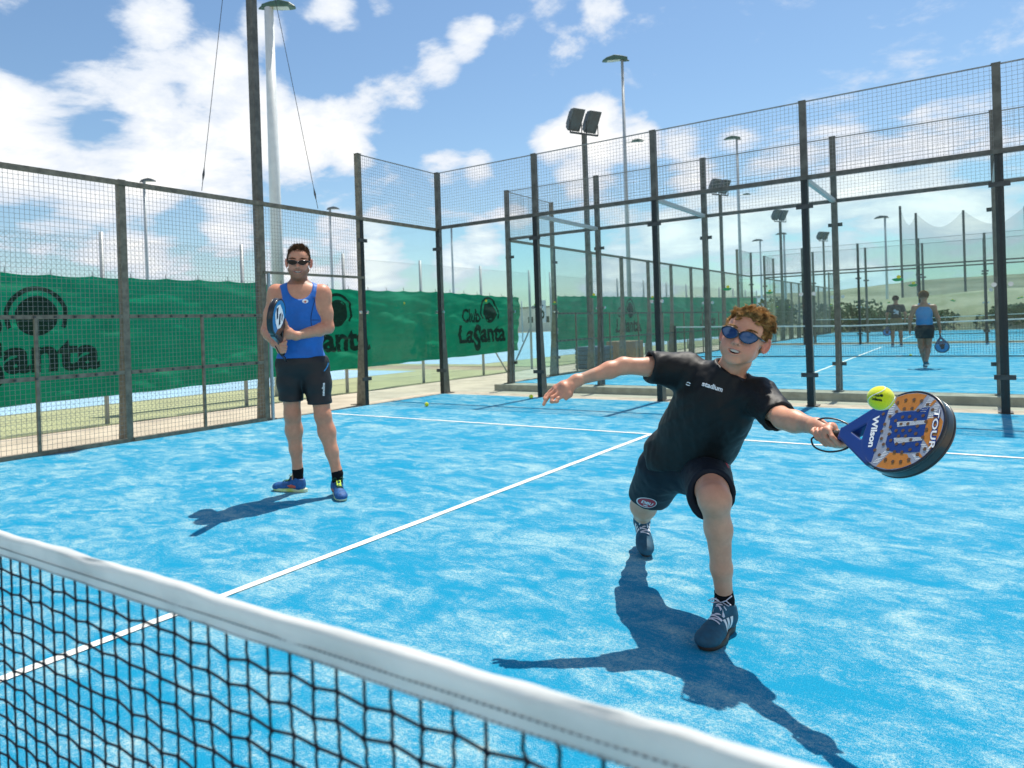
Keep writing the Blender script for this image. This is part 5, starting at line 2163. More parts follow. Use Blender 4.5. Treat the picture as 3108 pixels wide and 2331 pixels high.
# hair: thick wavy top, short sides
def scalp(H, n, seed, hairline):
    r = np.random.default_rng(seed)
    d = r.normal(0, 1, (n * 6, 3)); d = unit_rows(d)
    loc = np.array([0, -.012, .030]) + d * np.array([.0745, .0955, .0855])
    ok = hairline(loc)
    loc = loc[ok][:n]; d = d[ok][:n]
    nn = unit_rows(d / np.array([.0745, .0955, .0855]))
    return loc, nn
def boy_line(p):
    x, y, z = np.abs(p[:, 0]), p[:, 1], p[:, 2]
    front = 0.074 - 0.34 * x + 0.004 * np.sin(x * 160)
    side = np.where(y > 0.030, 0.012 + (y - .03) * 1.0, np.where(y > -.035, 0.016, -0.030 - 0.5 * (-.035 - y)))
    return np.where(y > 0.045, z > front, z > side) & (z > -.055)
loc, nn = scalp(HB, 12000, 21, boy_line)
def hair_dir(p_, n_):
    tp = smask(p_[:, 2], .050, .090)[:, None]
    fr_ = smask(p_[:, 1], .0, .06)[:, None]
    top = n_ * .55 + np.array([[-.85, .25, .10]]) + fr_ * np.array([[.1, .35, .25]])
    sd = n_ * .5 + np.array([[0, -.75, -.35]])
    return top * tp + sd * (1 - tp)
def hair_len(p_):
    tp = smask(p_[:, 2], .045, .085)
    return .013 + .025 * tp + .009 * tp * smask(p_[:, 1], .02, .06)
hair_locks('hair', BOY, HB, loc, nn, 330, hair_dir, hair_len, M['hair_boy'], 30, curl=.0055, turns=.9, spread=.5, lift=.004)
Fh = Field(HB.o - .16, HB.o + .16, .004)
Fh.ell(HB.w(0, -.014, .036), np.array([.077, .096, .086]) * HB.s, HB.R, .01)
Fh.ell(HB.w(-.008, .016, .092), np.array([.052, .050, .022]) * HB.s, HB.R, .03)
vv, qq = Fh.mesh(1)
lo = HB.local(vv)
keep = boy_line(lo + np.array([0, 0, -.002]))
qk = qq[keep[qq].all(1)]
nn2 = vnormals(vv, qq)
vv = vv + nn2 * (.007 * pnoise(vv * 48, 2) + .004 * pnoise(vv * 120, 6) - .001)[:, None]
obj('hair_base', np_mesh('hair_base', vv, qk), M['hair_boy'], BOY)

# ---- T-shirt
S = Field(V(1.50, 2.0, 0.42), V(2.40, 3.30, 1.18), 0.0048)
S.ell(bC + ez * .01, (.158, .112, .165), TB, .05)
S.ell(bC * .55 + bP * .45, (.163, .118, .16), TB, .06)
S.ell(bP + V(0, 0, .01), (.172, .135, .15), TB, .06)
for sh in (bSR, bSL):
    S.cone(bN - ez * .045, sh - ez * .004, .056, .060, .05)
sleR = V(1.7187, 2.3879, 1.0143); sleL = V(2.2020, 2.3519, 0.8327)
S.cone(bSR, sleR + (sleR - bSR) * .3, .062, .056, .035)
S.cone(bSR - ez * .05, sleR + (sleR - bSR) * .3 + V(0, 0, -.004), .05, .050, .03)
S.cone(bSL, sleL + (sleL - bSL) * .3, .064, .058, .04)
aR = unit(sleR - bSR); aL = unit(sleL - bSL)
S.cut(sleR, aR, lo=sleR - .12, hi=sleR + V(.05, .10, .12))
S.cut(sleL, aL, lo=sleL - V(.06, .14, .12), hi=sleL + V(.14, .10, .12))
S.cone(sleR - aR * .03, sleR + aR * .05, .046, .050, .004, True)
S.cone(sleL - aL * .03, sleL + aL * .05, .046, .052, .004, True)
hem = V(1.7875, 2.5197, 0.5708)
S.cut(hem, V(0.10, 0.05, -1))
S.cone(bN - ez * .04, bN + (nk - bN) * .22, .068, .063, .03)
S.cut(bN + (nk - bN) * .30, nk - bN, lo=bN - V(.075, .075, .06), hi=bN + V(.075, .075, .12))
S.cone(bN - ez * .03, nk + (nk - bN) * 1.0, .0535, .058, .006, True)
S.ell(V(2.0503, 2.3944, 0.9921), (.026, .04, .040), TB, .012, True)
v, q = S.mesh(2)
n = vnormals(v, q)
# folds: pulled from the raised shoulders towards the opposite hip, looser round the waist
fr = np.stack([unit(ez + ex * .55), unit(ex - ez * .55), ey], 1)
fr2 = np.stack([unit(ez - ex * .5), unit(ex + ez * .5), ey], 1)
hgt = (v - bP) @ ez
v = folds(v, n, fr, (4.0, 15.0, 9.0), .0072, 1)
v = folds(v, n, fr2, (5.0, 17.0, 9.0), .0050, 11)
low = 1 - smask(hgt, -.02, .16)
v = v + n * (low * .010 * pnoise(v @ TB * np.array([11, 11, 3.0]), 7))[:, None]
v = v + n * (.0016 * pnoise(v * 42, 8))[:, None]
up_m = smask(hgt, .22, .34)
v = v + n * (up_m * (.0055 * (np.abs(pnoise(v @ np.stack([ey, ez, ex], 1) * np.array([9.0, 15.0, 30.0]), 17)) - .2)))[:, None]
vs_ = relax_mesh(v, q, .3)
tee = obj('t_shirt', np_mesh('t_shirt', vs_, q), M['tee'], BOY)
bv = bvh_of(vs_, q)
# collar rib and printed words
ring = []
cc = bN - ez * .002 + ey * -.0
for k in range(41):
    a = 2 * PI * k / 40
    d = unit(ex * math.cos(a) + ey * math.sin(a))
    hit, nn_, i, dist = bv.ray_cast(Vector(cc + d * .25 + ez * (.020 - .030 * max(0, -math.sin(a)) ** 2)), Vector(-d), .3)
    ring.append(np.array(hit) if hit is not None else cc + d * .06)
pr = V(2.0142, 2.3291, 0.9328)
vcol, fcol = text_mesh('stadium', .0205, .0007, 1.0, 'CENTER')
rt_ = unit(V(2.0417, 2.3500, 0.9190) - V(1.9830, 2.3056, 0.9468)); upd = unit(np.cross(np.cross(rt_, V(0, 0, 1)), rt_))
decal('print', tee, M['white'], [(vcol * np.array([1, 1.25, 1]) + np.array([0, -.008, 0]), fcol)], pr, rt_, upd, bv, .0016, .004, .12)
e1 = ring2d(0, 0, .0034, .0068, .3, 2.6, 14); e2 = ring2d(0.001, -.001, .0034, .0068, .3 + PI, 2.6 + PI, 14)
decal('emblem', tee, M['white'], [e1, e2], V(1.9366, 2.3206, 0.9407), rt_, upd, bv, .0016, .004, .12)

# ---- shorts
S = Field(V(1.40, 2.1, 0.25), V(2.20, 3.45, 0.78), 0.0048)
S.ell(bP + V(0, 0, .0), (.150, .118, .12), TB, .05)
hemR = bKR + (bHR - bKR) * .25; hemL = bKL + (bHL - bKL) * .19
tR = unit(hemR - bHR); tL = unit(hemL - bHL)
S.cone(bHR, hemR + tR * .06, .096, .084, .05)
S.cone(bHR + V(.02, 0, -.03), hemR + tR * .06 + V(.008, 0, -.006), .08, .074, .04)
S.cone(bHL, hemL + tL * .06, .098, .079, .05)
S.cone(bHL - V(0, 0, .03), hemL + tL * .06 + V(-.022, 0, -.034), .08, .062, .04)
S.cut(hemR + V(0, 0, .012), tR * .6 + V(0, 0, -.6), lo=hemR - V(.16, .22, .25), hi=hemR + V(.16, .30, .14))
S.cut(hemL, tL + V(0, 0, .35), lo=hemL - V(.2, .3, .24), hi=hemL + V(.2, .14, .2))
S.cone(hemR - tR * .04, hemR + tR * .08, .068, .078, .004, True)
S.cone(hemL - tL * .03, hemL + tL * .08 - V(0, 0, .012), .063, .074, .004, True)
v, q = S.mesh(2)
n = vnormals(v, q)
v = folds(v, n, np.stack([tL, unit(np.cross(tL, V(0, 0, 1))), V(0, 0, 1)], 1), (6, 14, 14), .0046, 4)
v = v + n * (.002 * pnoise(v * 36, 9))[:, None]
v = relax_mesh(v, q, .35)
sh = obj('shorts', np_mesh('shorts', v, q), M['navy'], BOY)
bv = bvh_of(v, q)
rx = unit(np.array(CR)); uz = V(0, 0, 1)
# three stripes + red piping on the outer side, triangular mark, oval badge
for j, (a, b) in enumerate((((928, 150), (968, 320)), ((944, 150), (976, 305)))):
    A = np.array([(0, 0, 0), (.005, 0, 0), (.005, .10, 0), (0, .10, 0)], float)
    decal('stripe', sh, M['white'], [(A - np.array([0, .05, 0]), [(0, 1, 2), (0, 2, 3)])], (V(1.9565, 2.5348, 0.5594), V(1.9631, 2.5398, 0.5592))[j], unit(rx * .5 + np.array(CF) * .8), unit(uz - rx * .16), bv, .0016, .01, .30)
decal('piping', sh, M['red'], [(np.array([(0, 0, 0), (.012, -.004, 0), (.02, .014, 0), (.004, .016, 0)]), [(0, 1, 2), (0, 2, 3)])], V(1.9400, 2.5476, 0.6084), rx, uz, bv, .0016, .01, .30)
tri = []
for j, (w_, h_) in enumerate(((.006, .007), (.006, .011), (.006, .016))):
    x0 = -.013 + j * .009
    tri.append((np.array([(x0, -.006, 0), (x0 + .006, -.006, 0), (x0 + .006 - .003, -.006 + h_, 0), (x0 - .003, -.006 + h_ * .6, 0)]), [(0, 1, 2), (0, 2, 3)]))
tx, tf = text_mesh('adidas', .0095, .0003, 1, 'CENTER')
tri.append((tx + np.array([0.002, -.014, 0]), tf))
decal('emblem', sh, M['white'], tri, V(1.9439, 2.4250, 0.5780), unit(rx - uz * .05), uz, bv, .0016, .004, .30)
bc = V(1.5512, 2.7162, 0.3826)
bx_ = unit(rx - uz * .16); by_ = unit(uz + rx * .16)
def oval(rx_, ry_, n=30):
    a = disc2d(0, 0, 1, n); return (a[0] * np.array([rx_, ry_, 0]), a[1])
badge = decal('badge', sh, M['white'], [oval(.0345, .0285)], bc, bx_, by_, bv, .0015, .008, .15)
decal('badge_field', sh, M['red'], [oval(.0315, .0255)], bc, bx_, by_, bv, .0024, .008, .15)
tx, tf = text_mesh('DBU', .020, .0006, 1, 'CENTER')
tx2, tf2 = text_mesh('1889', .009, .0003, 1, 'CENTER')
decal('badge_lettering', sh, M['white'], [(tx + np.array([0, -.0075, 0]), tf), (tx2 + np.array([0, -.020, 0]), tf2)], bc, bx_, by_, bv, .0033, .004, .15)

# ---- socks and shoes
for an, kn, tag_ in ((bAL, bKL, 'l'), (bAR, bKR, 'r')):
    up_ = unit(kn - an)
    Fs = Field(an - .14, an + .14, .004)
    Fs.chain([an + up_ * .075, an + up_ * .02, (heelL * .78 + toeL * .22 if tag_ == 'l' else heelR * .8 + toeR * .2) + V(0, 0, .045)], [.0345, .0345, .033], .01)
    Fs.cut(an + up_ * .058, up_)
    v, q = Fs.mesh(1)
    v = v + vnormals(v, q) * (.0012 * pnoise(v * np.array([30, 30, 130]), 3))[:, None]
    obj('sock', np_mesh('sock', v, q), M['sock'], BOY)
SM = dict(upper=M['shoe_navy'], sole=M['sole_gum'], lace=M['lace_white'], tongue=M['shoe_navy'], stripe=M['white'])
shoe(BOY, heelL, fwL, V(0, 0, 1), float(np.linalg.norm(toeL - heelL)), SM, stripes=True, seed=1)
fwR = unit(toeR + V(0, 0, .004) - heelR)
shoe(BOY, heelR, fwR, unit(V(0, 0, 1) - fwR * fwR[2]), float(np.linalg.norm(toeR - heelR)), SM, stripes=True, seed=2)

# ------------------------------------------------------------------ rackets
M['rk_black'] = pbr('racket_frame_black', (0.010, 0.010, 0.011), 0.32, var=0.3, vscale=25, coat=0.3)
M['rk_blue'] = pbr('racket_blue', (0.003, 0.032, 0.19), 0.25, var=0.08, coat=0.5)
M['rk_orange'] = pbr('racket_orange', (0.50, 0.170, 0.010), 0.38, var=0.10, vscale=30, coat=0.3)
M['rk_silver'] = pbr('racket_silver', (0.36, 0.37, 0.42), 0.38, metal=0.3, var=0.08, coat=0.3)
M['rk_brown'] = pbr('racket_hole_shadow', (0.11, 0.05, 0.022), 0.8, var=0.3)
M['rk_cyan'] = pbr('racket_cyan', (0.010, 0.20, 0.46), 0.35, var=0.08)
M['grip'] = pbr('black_grip_tape', (0.008, 0.008, 0.009), 0.7, var=0.3, vscale=60, bump=0.4, bscale=300)
TH = .019


def racket_frame(h=.0024):
    F = Field(V(-.005, -.145, -.03), V(.47, .145, .03), h)
    def disc(X, Y, Z):
        rad = np.sqrt((X - .325) ** 2 + Y ** 2)
        d1 = rad - (.130 - .010)
        d2 = np.abs(Z) - (TH - .010)
        return np.minimum(np.maximum(d1, d2), 0) + np.sqrt(np.maximum(d1, 0) ** 2 + np.maximum(d2, 0) ** 2) - .010
    F._put(disc, V(.19, -.14, -.03), V(.46, .14, .03), .0, False)
    def throat(X, Y, Z):
        # triangle widening from the grip to the head
        hw = .014 + np.clip((X - .115) / .125, 0, 1) * .088
        d1 = np.maximum(np.abs(Y) - hw, np.maximum(.112 - X, X - .26))
        d2 = np.abs(Z) - (TH - .007)
        return np.minimum(np.maximum(d1, d2), 0) + np.sqrt(np.maximum(d1, 0) ** 2 + np.maximum(d2, 0) ** 2) - .007
    F._put(throat, V(.10, -.12, -.03), V(.27, .12, .03), .003, False)
    def hole(X, Y, Z):
        hw = np.clip((X - .150) / .052, 0, 1) * .030 - .002
        return np.maximum(np.abs(Y) - hw, X - .200) + 0 * Z
    F._put(hole, V(.145, -.05, -.04), V(.205, .05, .04), .004, True)
    v, q = F.mesh(1)
    return v, q


RFV, RFQ = racket_frame()


def flat(parent, name, mat, poly, z, X):
    mb = MB()
    mb.v = [tuple(X(px, py, z)) for px, py in poly]
    mb.f = [tuple(range(len(poly)))]
    me = mb.mesh(name)
    return obj(name, me, mat, parent)


def clip_circle(poly, R=.1225):
    out = []
    for (x, y) in poly:
        dx, dy = x - .325, y
        d = math.hypot(dx, dy)
        if d > R:
            dx, dy = dx * R / d, dy * R / d
        out.append((.325 + dx, dy))
    return out


def racket(O, Rm, label, style):
    O = np.asarray(O, float)
    X = lambda x, y, z: O + Rm @ np.array([x, y, z])
    t = thing('padel_racket', label, 'racket', tuple(O))
    w = O + RFV @ Rm.T
    rad = np.hypot(RFV[:, 0] - .325, RFV[:, 1])
    blk = np.array([.010, .010, .011]); body = np.array(style['frame'])
    rim = smask(rad, .1245, .1262) * smask(RFV[:, 0], .235, .262)
    cols = body[None] * (1 - rim[:, None]) + blk[None] * rim[:, None]
    mat = style['mat']
    obj('frame', np_mesh('frame', w, RFQ, True, cols), mat, t)
    # bumper lip on the outer edge
    lip = []
    for k in range(41):
        a = math.radians(-112 + 224 * k / 40)
        lip.append(X(.325 + .1275 * math.cos(a), .1275 * math.sin(a), TH - .003))
    lip2 = [X(.325 + .1275 * math.cos(math.radians(-112 + 224 * k / 40)), .1275 * math.sin(math.radians(-112 + 224 * k / 40)), -TH + .003) for k in range(41)]
    for l_ in (lip, lip2):
        MB().tube(l_, .0042, 6).build('edge_guard', M['rk_black'], t, smooth=True)
    # grip
    g = MB()
    pts = []; rs = []
    for k in range(61):
        x = .004 + .122 * k / 60
        pts.append(X(x, 0, 0)); rs.append(.0155 + .0007 * math.sin(k * 1.05) + (.0025 if k < 4 else 0) - (.002 if k == 0 else 0))
    g.tube(pts, rs, 14)
    g.build('grip', M['grip'], t, smooth=True)
    return t, X


WIL = dict(frame=(0.003, 0.032, 0.19), mat=pbr('racket_body_paint', (0, 0, 0), 0.3, var=0.1, vcol=True, coat=0.4))
t, X = racket(RK_O, RK_R, 'orange, silver and blue racket with black rim swung by the boy', WIL)
zf = TH + .0005
circ = [(.325 + .1235 * math.cos(2 * PI * k / 56), .1235 * math.sin(2 * PI * k / 56)) for k in range(56)]
sil = [p_ for p_ in circ if p_[0] > .237] 
arc_cut = []
ys_ = max(p_[1] for p_ in sil if p_[0] < .245) if any(p_[0] < .245 for p_ in sil) else .09
srt = sorted(sil, key=lambda p_: math.atan2(p_[1], p_[0] - .325))
left_curve = [(.247 + .016 * (1 - (k / 6 - 1) ** 2), (-1 + k / 6) * -.086) for k in range(1, 12)]
flat(t, 'face_panel', M['rk_silver'], srt + left_curve, zf, X)
for nm, pl in (('top', [(0.2740, 0.1182), (0.3048, 0.1269), (0.3418, 0.1252), (0.3748, 0.1177), (0.3477, 0.0645), (0.3047, 0.0649), (0.2749, 0.0946)]),
               ('low', [(0.2826, -0.1151), (0.3133, -0.0696), (0.3682, -0.0741), (0.3932, -0.1067), (0.3938, -0.1203), (0.3669, -0.1255), (0.3253, -0.1235)]),
               ('far', [(0.4232, 0.0503), (0.4445, 0.0253), (0.4542, -0.0049), (0.4568, -0.0382), (0.4460, -0.0668), (0.3999, -0.0253), (0.3969, 0.0335)]),
               ('b1', [(0.4031, 0.0993), (0.4097, 0.0931), (0.3947, 0.0737), (0.3866, 0.0807)]),
               ('b2', [(0.4032, -0.0680), (0.4331, -0.0958), (0.4295, -0.1013), (0.3963, -0.0755)])):
    flat(t, 'colour_panel', M['rk_orange'], clip_circle(pl), zf + .0003, X)
# big block letter lying on its side
flat(t, 'logo_letter', M['rk_blue'], [(0.3927, 0.0725), (0.3952, 0.0310), (0.3092, 0.0302), (0.3048, 0.0210), (0.3141, 0.0109), (0.3971, 0.0206), (0.4016, -0.0228), (0.3181, -0.0217), (0.3119, -0.0309), (0.3227, -0.0440), (0.4009, -0.0286), (0.4040, -0.0667), (0.3367, -0.0712), (0.3050, -0.0624), (0.2895, -0.0413), (0.2879, -0.0174), (0.2996, -0.0056), (0.2830, 0.0123), (0.2785, 0.0422), (0.2945, 0.0592), (0.3252, 0.0622), (0.3611, 0.0620), (0.3730, 0.0724)], zf + .0006, X)
for a, b, c_, d_ in (((0.3040, 0.0283), (0.3941, 0.0308), (0.3964, 0.0189), (0.3113, 0.0115)), ((0.3113, -0.0235), (0.4002, -0.0220), (0.4015, -0.0321), (0.3203, -0.0430))):
    flat(t, 'slot_panel', M['rk_silver'], [a, b, c_, d_], zf + .0009, X)
    for k in range(4):
        u0, u1 = (k + .25) / 4.2, (k + .6) / 4.2
        L_ = lambda p_, q_, u: (p_[0] + (q_[0] - p_[0]) * u, p_[1] + (q_[1] - p_[1]) * u)
        flat(t, 'hatch_line', M['white'], [L_(a, d_, u0), L_(b, c_, u0), L_(b, c_, u1), L_(a, d_, u1)], zf + .0012, X)
# hatching on the silver bands
for (a, b, n_) in (((0.3907, 0.1041), (0.3766, 0.0604), 9), ((0.4138, 0.0829), (0.4048, 0.0396), 9), ((0.4081, -0.0442), (0.4404, -0.0810), 8), ((0.3937, -0.0768), (0.4250, -0.1082), 8), ((0.3024, -0.0663), (0.2781, -0.1021), 9), ((0.2717, 0.0879), (0.2730, 0.0589), 6)):
    for k in range(n_):
        x = a[0] + (b[0] - a[0]) * k / (n_ - 1); y = a[1] + (b[1] - a[1]) * k / (n_ - 1)
        pl = clip_circle([(x - .0085, y - .001), (x + .0085, y - .0024), (x + .0085, y - .0004), (x - .0085, y + .001)])
        flat(t, 'hatch_line', M['white'], pl, zf + .0006, X)
# drilled holes: flat discs on the face, the shade inside painted dark
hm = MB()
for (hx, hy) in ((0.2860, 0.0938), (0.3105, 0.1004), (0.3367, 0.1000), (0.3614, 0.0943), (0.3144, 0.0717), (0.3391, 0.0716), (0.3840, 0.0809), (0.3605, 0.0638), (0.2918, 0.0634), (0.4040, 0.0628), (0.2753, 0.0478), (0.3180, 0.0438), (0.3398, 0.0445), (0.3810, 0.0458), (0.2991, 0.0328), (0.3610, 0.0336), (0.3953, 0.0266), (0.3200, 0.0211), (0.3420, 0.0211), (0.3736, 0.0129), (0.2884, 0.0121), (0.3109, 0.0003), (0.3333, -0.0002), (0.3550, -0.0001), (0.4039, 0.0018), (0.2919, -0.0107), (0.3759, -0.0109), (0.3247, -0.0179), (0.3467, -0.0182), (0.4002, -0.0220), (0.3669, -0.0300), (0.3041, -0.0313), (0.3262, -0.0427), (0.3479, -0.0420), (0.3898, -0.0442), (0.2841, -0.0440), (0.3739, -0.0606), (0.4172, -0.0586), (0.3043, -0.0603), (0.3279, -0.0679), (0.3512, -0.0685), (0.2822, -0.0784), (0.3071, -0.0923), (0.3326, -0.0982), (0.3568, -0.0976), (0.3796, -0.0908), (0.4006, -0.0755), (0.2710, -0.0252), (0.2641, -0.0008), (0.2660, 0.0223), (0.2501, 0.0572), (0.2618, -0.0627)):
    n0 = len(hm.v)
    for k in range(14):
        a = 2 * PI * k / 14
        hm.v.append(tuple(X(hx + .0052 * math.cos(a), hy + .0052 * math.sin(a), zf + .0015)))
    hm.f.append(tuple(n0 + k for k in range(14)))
hm.build('hole_shade_disc', M['rk_brown'], t, kind='stuff')
def face_text(body, size, p0, p1, mat, z, off, shear=0.0, sy=1.0):
    v_, f_ = text_mesh(body, size, off, 1.0, 'LEFT', shear)
    p0 = np.array(p0); p1 = np.array(p1)
    L_ = np.linalg.norm(p1 - p0)
    wv = v_[:, 0].max() - v_[:, 0].min()
    dx = (p1 - p0) / L_; up2 = np.array([-dx[1], dx[0]])
    pts = [X(*(p0 + dx * ((q_[0] - v_[:, 0].min()) * L_ / wv) + up2 * q_[1] * sy), z) for q_ in v_]
    obj('lettering', np_mesh('lettering', np.array(pts), np.array(f_), False), mat, t)
face_text('Wilson', .024, (0.2188, 0.0497), (0.2359, -0.0542), M['white'], zf + .0008, .0009, .12, 1.15)
face_text('TOUR', .022, (0.4121, 0.0606), (0.4288, -0.0608), M['rk_blue'], zf + .0016, .0021, .1, 1.0)
face_text('TOUR', .022, (0.4121, 0.0606), (0.4288, -0.0608), M['white'], zf + .0020, .0004, .1, 1.0)
# white rings at the top of the grip and the wrist cord
for x in (.118, .1235):
    MB().tube([X(x, .0168 * math.cos(a), .0168 * math.sin(a)) for a in np.linspace(0, 2 * PI, 20)], .0011, 5, caps=False).build('grip_band', M['white'], t)
loop = [X(.004, -.004, .006), X(-.010, .030, .020), X(.012, .058, .010), X(.050, .064, -.012), X(.090, .048, -.030), X(.112, .012, -.040), X(.105, -.030, -.030), X(.070, -.056, -.006), X(.030, -.052, .014), X(.004, -.024, .016), X(.002, -.006, .004)]
lp = []
for k in range(len(loop) - 1):
    p0, p1, p2, p3 = loop[max(k - 1, 0)], loop[k], loop[k + 1], loop[min(k + 2, len(loop) - 1)]
    for u in np.linspace(0, 1, 6)[:-1]:
        lp.append(.5 * (2 * p1 + (p2 - p0) * u + (2 * p0 - 5 * p1 + 4 * p2 - p3) * u * u + (3 * p1 - p0 - 3 * p2 + p3) * u ** 3))
MB().tube(lp, .0030, 8).build('wrist_cord', M['rk_black'], t, smooth=True)

# ------------------------------------------------------------------ the man
M['tank'] = pbr('royal_blue_lycra', (0.008, 0.125, 0.46), 0.55, var=0.10, vscale=14, spec=0.35, bump=0.08, bscale=900, sheen=0.1)
M['seam'] = pbr('navy_seam', (0.006, 0.012, 0.06), 0.7, var=0.1)
M['lycra'] = pbr('black_lycra', (0.011, 0.011, 0.013), 0.5, var=0.15, vscale=30, spec=0.4, bump=0.1, bscale=900)
M['shoe_blue'] = pbr('blue_mesh_shoe', (0.008, 0.085, 0.27), 0.55, var=0.35, vscale=60, bump=0.3, bscale=600)
M['sole_lime'] = pbr('lime_and_white_sole', (0.42, 0.58, 0.05), 0.6, var=0.0, col2=(0.70, 0.70, 0.60), vscale=7)
M['lace_green'] = pbr('dark_green_lace', (0.02, 0.10, 0.05), 0.8, var=0.2)
M['lime'] = pbr('lime_lining', (0.50, 0.72, 0.04), 0.7, var=0.1)
M['coral'] = pbr('coral_overlay', (0.62, 0.10, 0.06), 0.6, var=0.1)
MAN = thing('person', 'bearded man in blue tank top and black shorts standing by the gateway', 'person', (-1.15, 3.2, 0.0))
SKM = np.array([0.60, 0.285, 0.175])
eyeM = V(-1.1301, 3.1177, 1.7000)
vd = unit(eyeM - np.array(CAM)); rt = unit(np.cross(vd, (0, 0, 1))); upc = np.cross(rt, vd)
yaw, pit, rol = math.radians(4), math.radians(1), math.radians(2)
fw = unit(-vd * math.cos(yaw) - rt * math.sin(yaw)); fw = unit(fw * math.cos(pit) + upc * math.sin(pit))
HM_R = frame_from(fw, upc * math.cos(rol) + rt * math.sin(rol))
HM = Head(eyeM - HM_R @ (np.array([0, .088, .006]) * 1.10), HM_R, 1.10)
mN = V(-1.2040, 3.1926, 1.5105); mC = V(-1.2034, 3.1925, 1.3820); mB = V(-1.1967, 3.1841, 1.1713); mP = V(-1.2068, 3.1881, 0.9737)
mSR = V(-1.3620, 3.1103, 1.4801); mSL = V(-1.0795, 3.2993, 1.4655)
mER = V(-1.4413, 3.0742, 1.2124); mWR = V(-1.2286, 2.9715, 1.1190)
mEL = V(-1.0501, 3.3205, 1.2207); mWL = V(-1.0891, 3.0398, 1.1680)
mHR = V(-1.2706, 3.1397, 0.9557); mHL = V(-1.1219, 3.2524, 0.9496)
mKR = V(-1.2747, 3.1476, 0.5883); mAR = V(-1.3146, 3.2160, 0.1800)
mKL = V(-1.0523, 3.2408, 0.5807); mAL = V(-0.9667, 3.2789, 0.1771)
rx = rt; cz = V(0, 0, 1); cy = -unit(V(vd[0], vd[1], 0))      # y of the torso points at the viewer
TM = np.stack([np.cross(cy, cz), cy, cz], 1)
FHd = Field(HM.o - V(.17, .17, .25), HM.o + V(.17, .17, .17), 0.0032)
build_head(FHd, HM, open_mouth=0.8, jaw=1.10, ear_out=0.12)
FHd.cone(HM.w(0, -.02, -.055), mN, .060, .064, .03)
FHd.cut(mN - V(0, 0, .02), V(0, 0, -1))
F = Field(V(-1.95, 2.35, -0.02), V(-0.45, 3.75, 1.66), 0.0062)
F.cone(HM.w(0, -.02, -.095), mN, .058, .064, .03)
F.ell(mC, (.170, .110, .185), TM, .06)
F.ell(mC - cz * .02 + cy * .035, (.150, .085, .11), TM, .05)
F.ell(mB, (.155, .112, .185), TM, .06)
F.ell(mP, (.165, .115, .13), TM, .05)
for sh_ in (mSR, mSL):
    F.cone(mN - cz * .035, sh_ + cz * .012, .060, .056, .06)
    F.ell(sh_ - cz * .02, (.062, .060, .085), TM, .04)
for a, b, w_, s_ in ((mSR, mER, mWR, 1), (mSL, mEL, mWL, 1)):
    F.chain([a, a * .45 + b * .55, b], [.060, .053, .044], .03)
    F.chain([b, b * .72 + w_ * .28, w_], [.043, .045, .030], .02)
for h_, k_, a_ in ((mHR, mKR, mAR), (mHL, mKL, mAL)):
    F.chain([h_, h_ * .45 + k_ * .55, k_], [.086, .069, .058], .04)
    F.chain([k_, k_ * .70 + a_ * .30 - cy * .014, k_ * .35 + a_ * .65, a_], [.058, .062, .045, .037], .03)
    F.ell(k_ + cy * .022, (.042, .040, .050), None, .03)
toeMR = V(-1.5179, 3.1551, 0.0); toeML = V(-0.9110, 3.2413, 0.0)
gR = V(mAR[0], mAR[1], 0); gL = V(mAL[0], mAL[1], 0)
F.cone(mAR, gR * .85 + toeMR * .15 + V(0, 0, .04), .036, .028, .02)
F.cone(mAL, gL * .85 + toeML * .15 + V(0, 0, .04), .036, .028, .02)
FG = Field(V(-1.1141, 2.9581, 1.1570) - .19, V(-1.1141, 2.9581, 1.1570) + .19, .0030)
FG.cone(mWL + (mEL - mWL) * .25, mWL, .0335, .030, .01)
FG.cone(mWR + (mER - mWR) * .25, mWR, .0335, .030, .01)
# left hand laid flat against the racket face, thumb up
pl = V(-1.0958, 2.9720, 1.1877)
FG.ell(pl, (.030, .046, .046), frame_from(V(-1.1170, 2.8933, 1.1901) - mWL, cz), .02)
FG.cone(mWL, pl, .030, .030, .02)
for A_, B_, C_, r_ in ((V(-1.1014, 2.9428, 1.2123), V(-1.1068, 2.9136, 1.2131), V(-1.1171, 2.8933, 1.2057), .0100), (V(-1.1059, 2.9394, 1.1912), V(-1.1098, 2.9113, 1.1908), V(-1.1206, 2.8905, 1.1840), .0104), (V(-1.1054, 2.9396, 1.1686), V(-1.1079, 2.9126, 1.1670), V(-1.1171, 2.8931, 1.1634), .0100), (V(-1.1018, 2.9422, 1.1497), V(-1.1024, 2.9167, 1.1455), V(-1.1096, 2.8986, 1.1425), .0090)):
    FG.chain([pl, A_, B_, C_], [.016, r_ * 1.15, r_, r_ * .8], .008)
FG.chain([pl, V(-1.0922, 2.9624, 1.2286), V(-1.0902, 2.9515, 1.2601), V(-1.0879, 2.9408, 1.2871)], [.018, .014, .0115, .0085], .01)
# right hand closed round the handle
fs = V(-1.1410, 2.9499, 1.0884)
FG.ell(fs, (.036, .034, .046), TM, .02)
FG.cone(mWR, fs, .030, .030, .02)
for A_, B_, C_ in ((V(-1.1527, 2.9286, 1.1158), V(-1.0924, 2.9053, 1.1196), V(-1.0860, 2.9415, 1.1157)), (V(-1.1531, 2.9282, 1.0969), V(-1.0890, 2.9015, 1.0992), V(-1.0835, 2.9434, 1.0956)), (V(-1.1521, 2.9289, 1.0780), V(-1.0934, 2.9044, 1.0786), V(-1.0859, 2.9414, 1.0757)), (V(-1.1505, 2.9301, 1.0603), V(-1.0967, 2.9081, 1.0598), V(-1.0913, 2.9372, 1.0584))):
    FG.chain([A_, B_, C_], [.0105, .0105, .0085], .008)
FG.chain([fs, V(-1.1017, 2.9296, 1.1232), V(-1.0836, 2.9434, 1.1319)], [.018, .012, .009], .01)
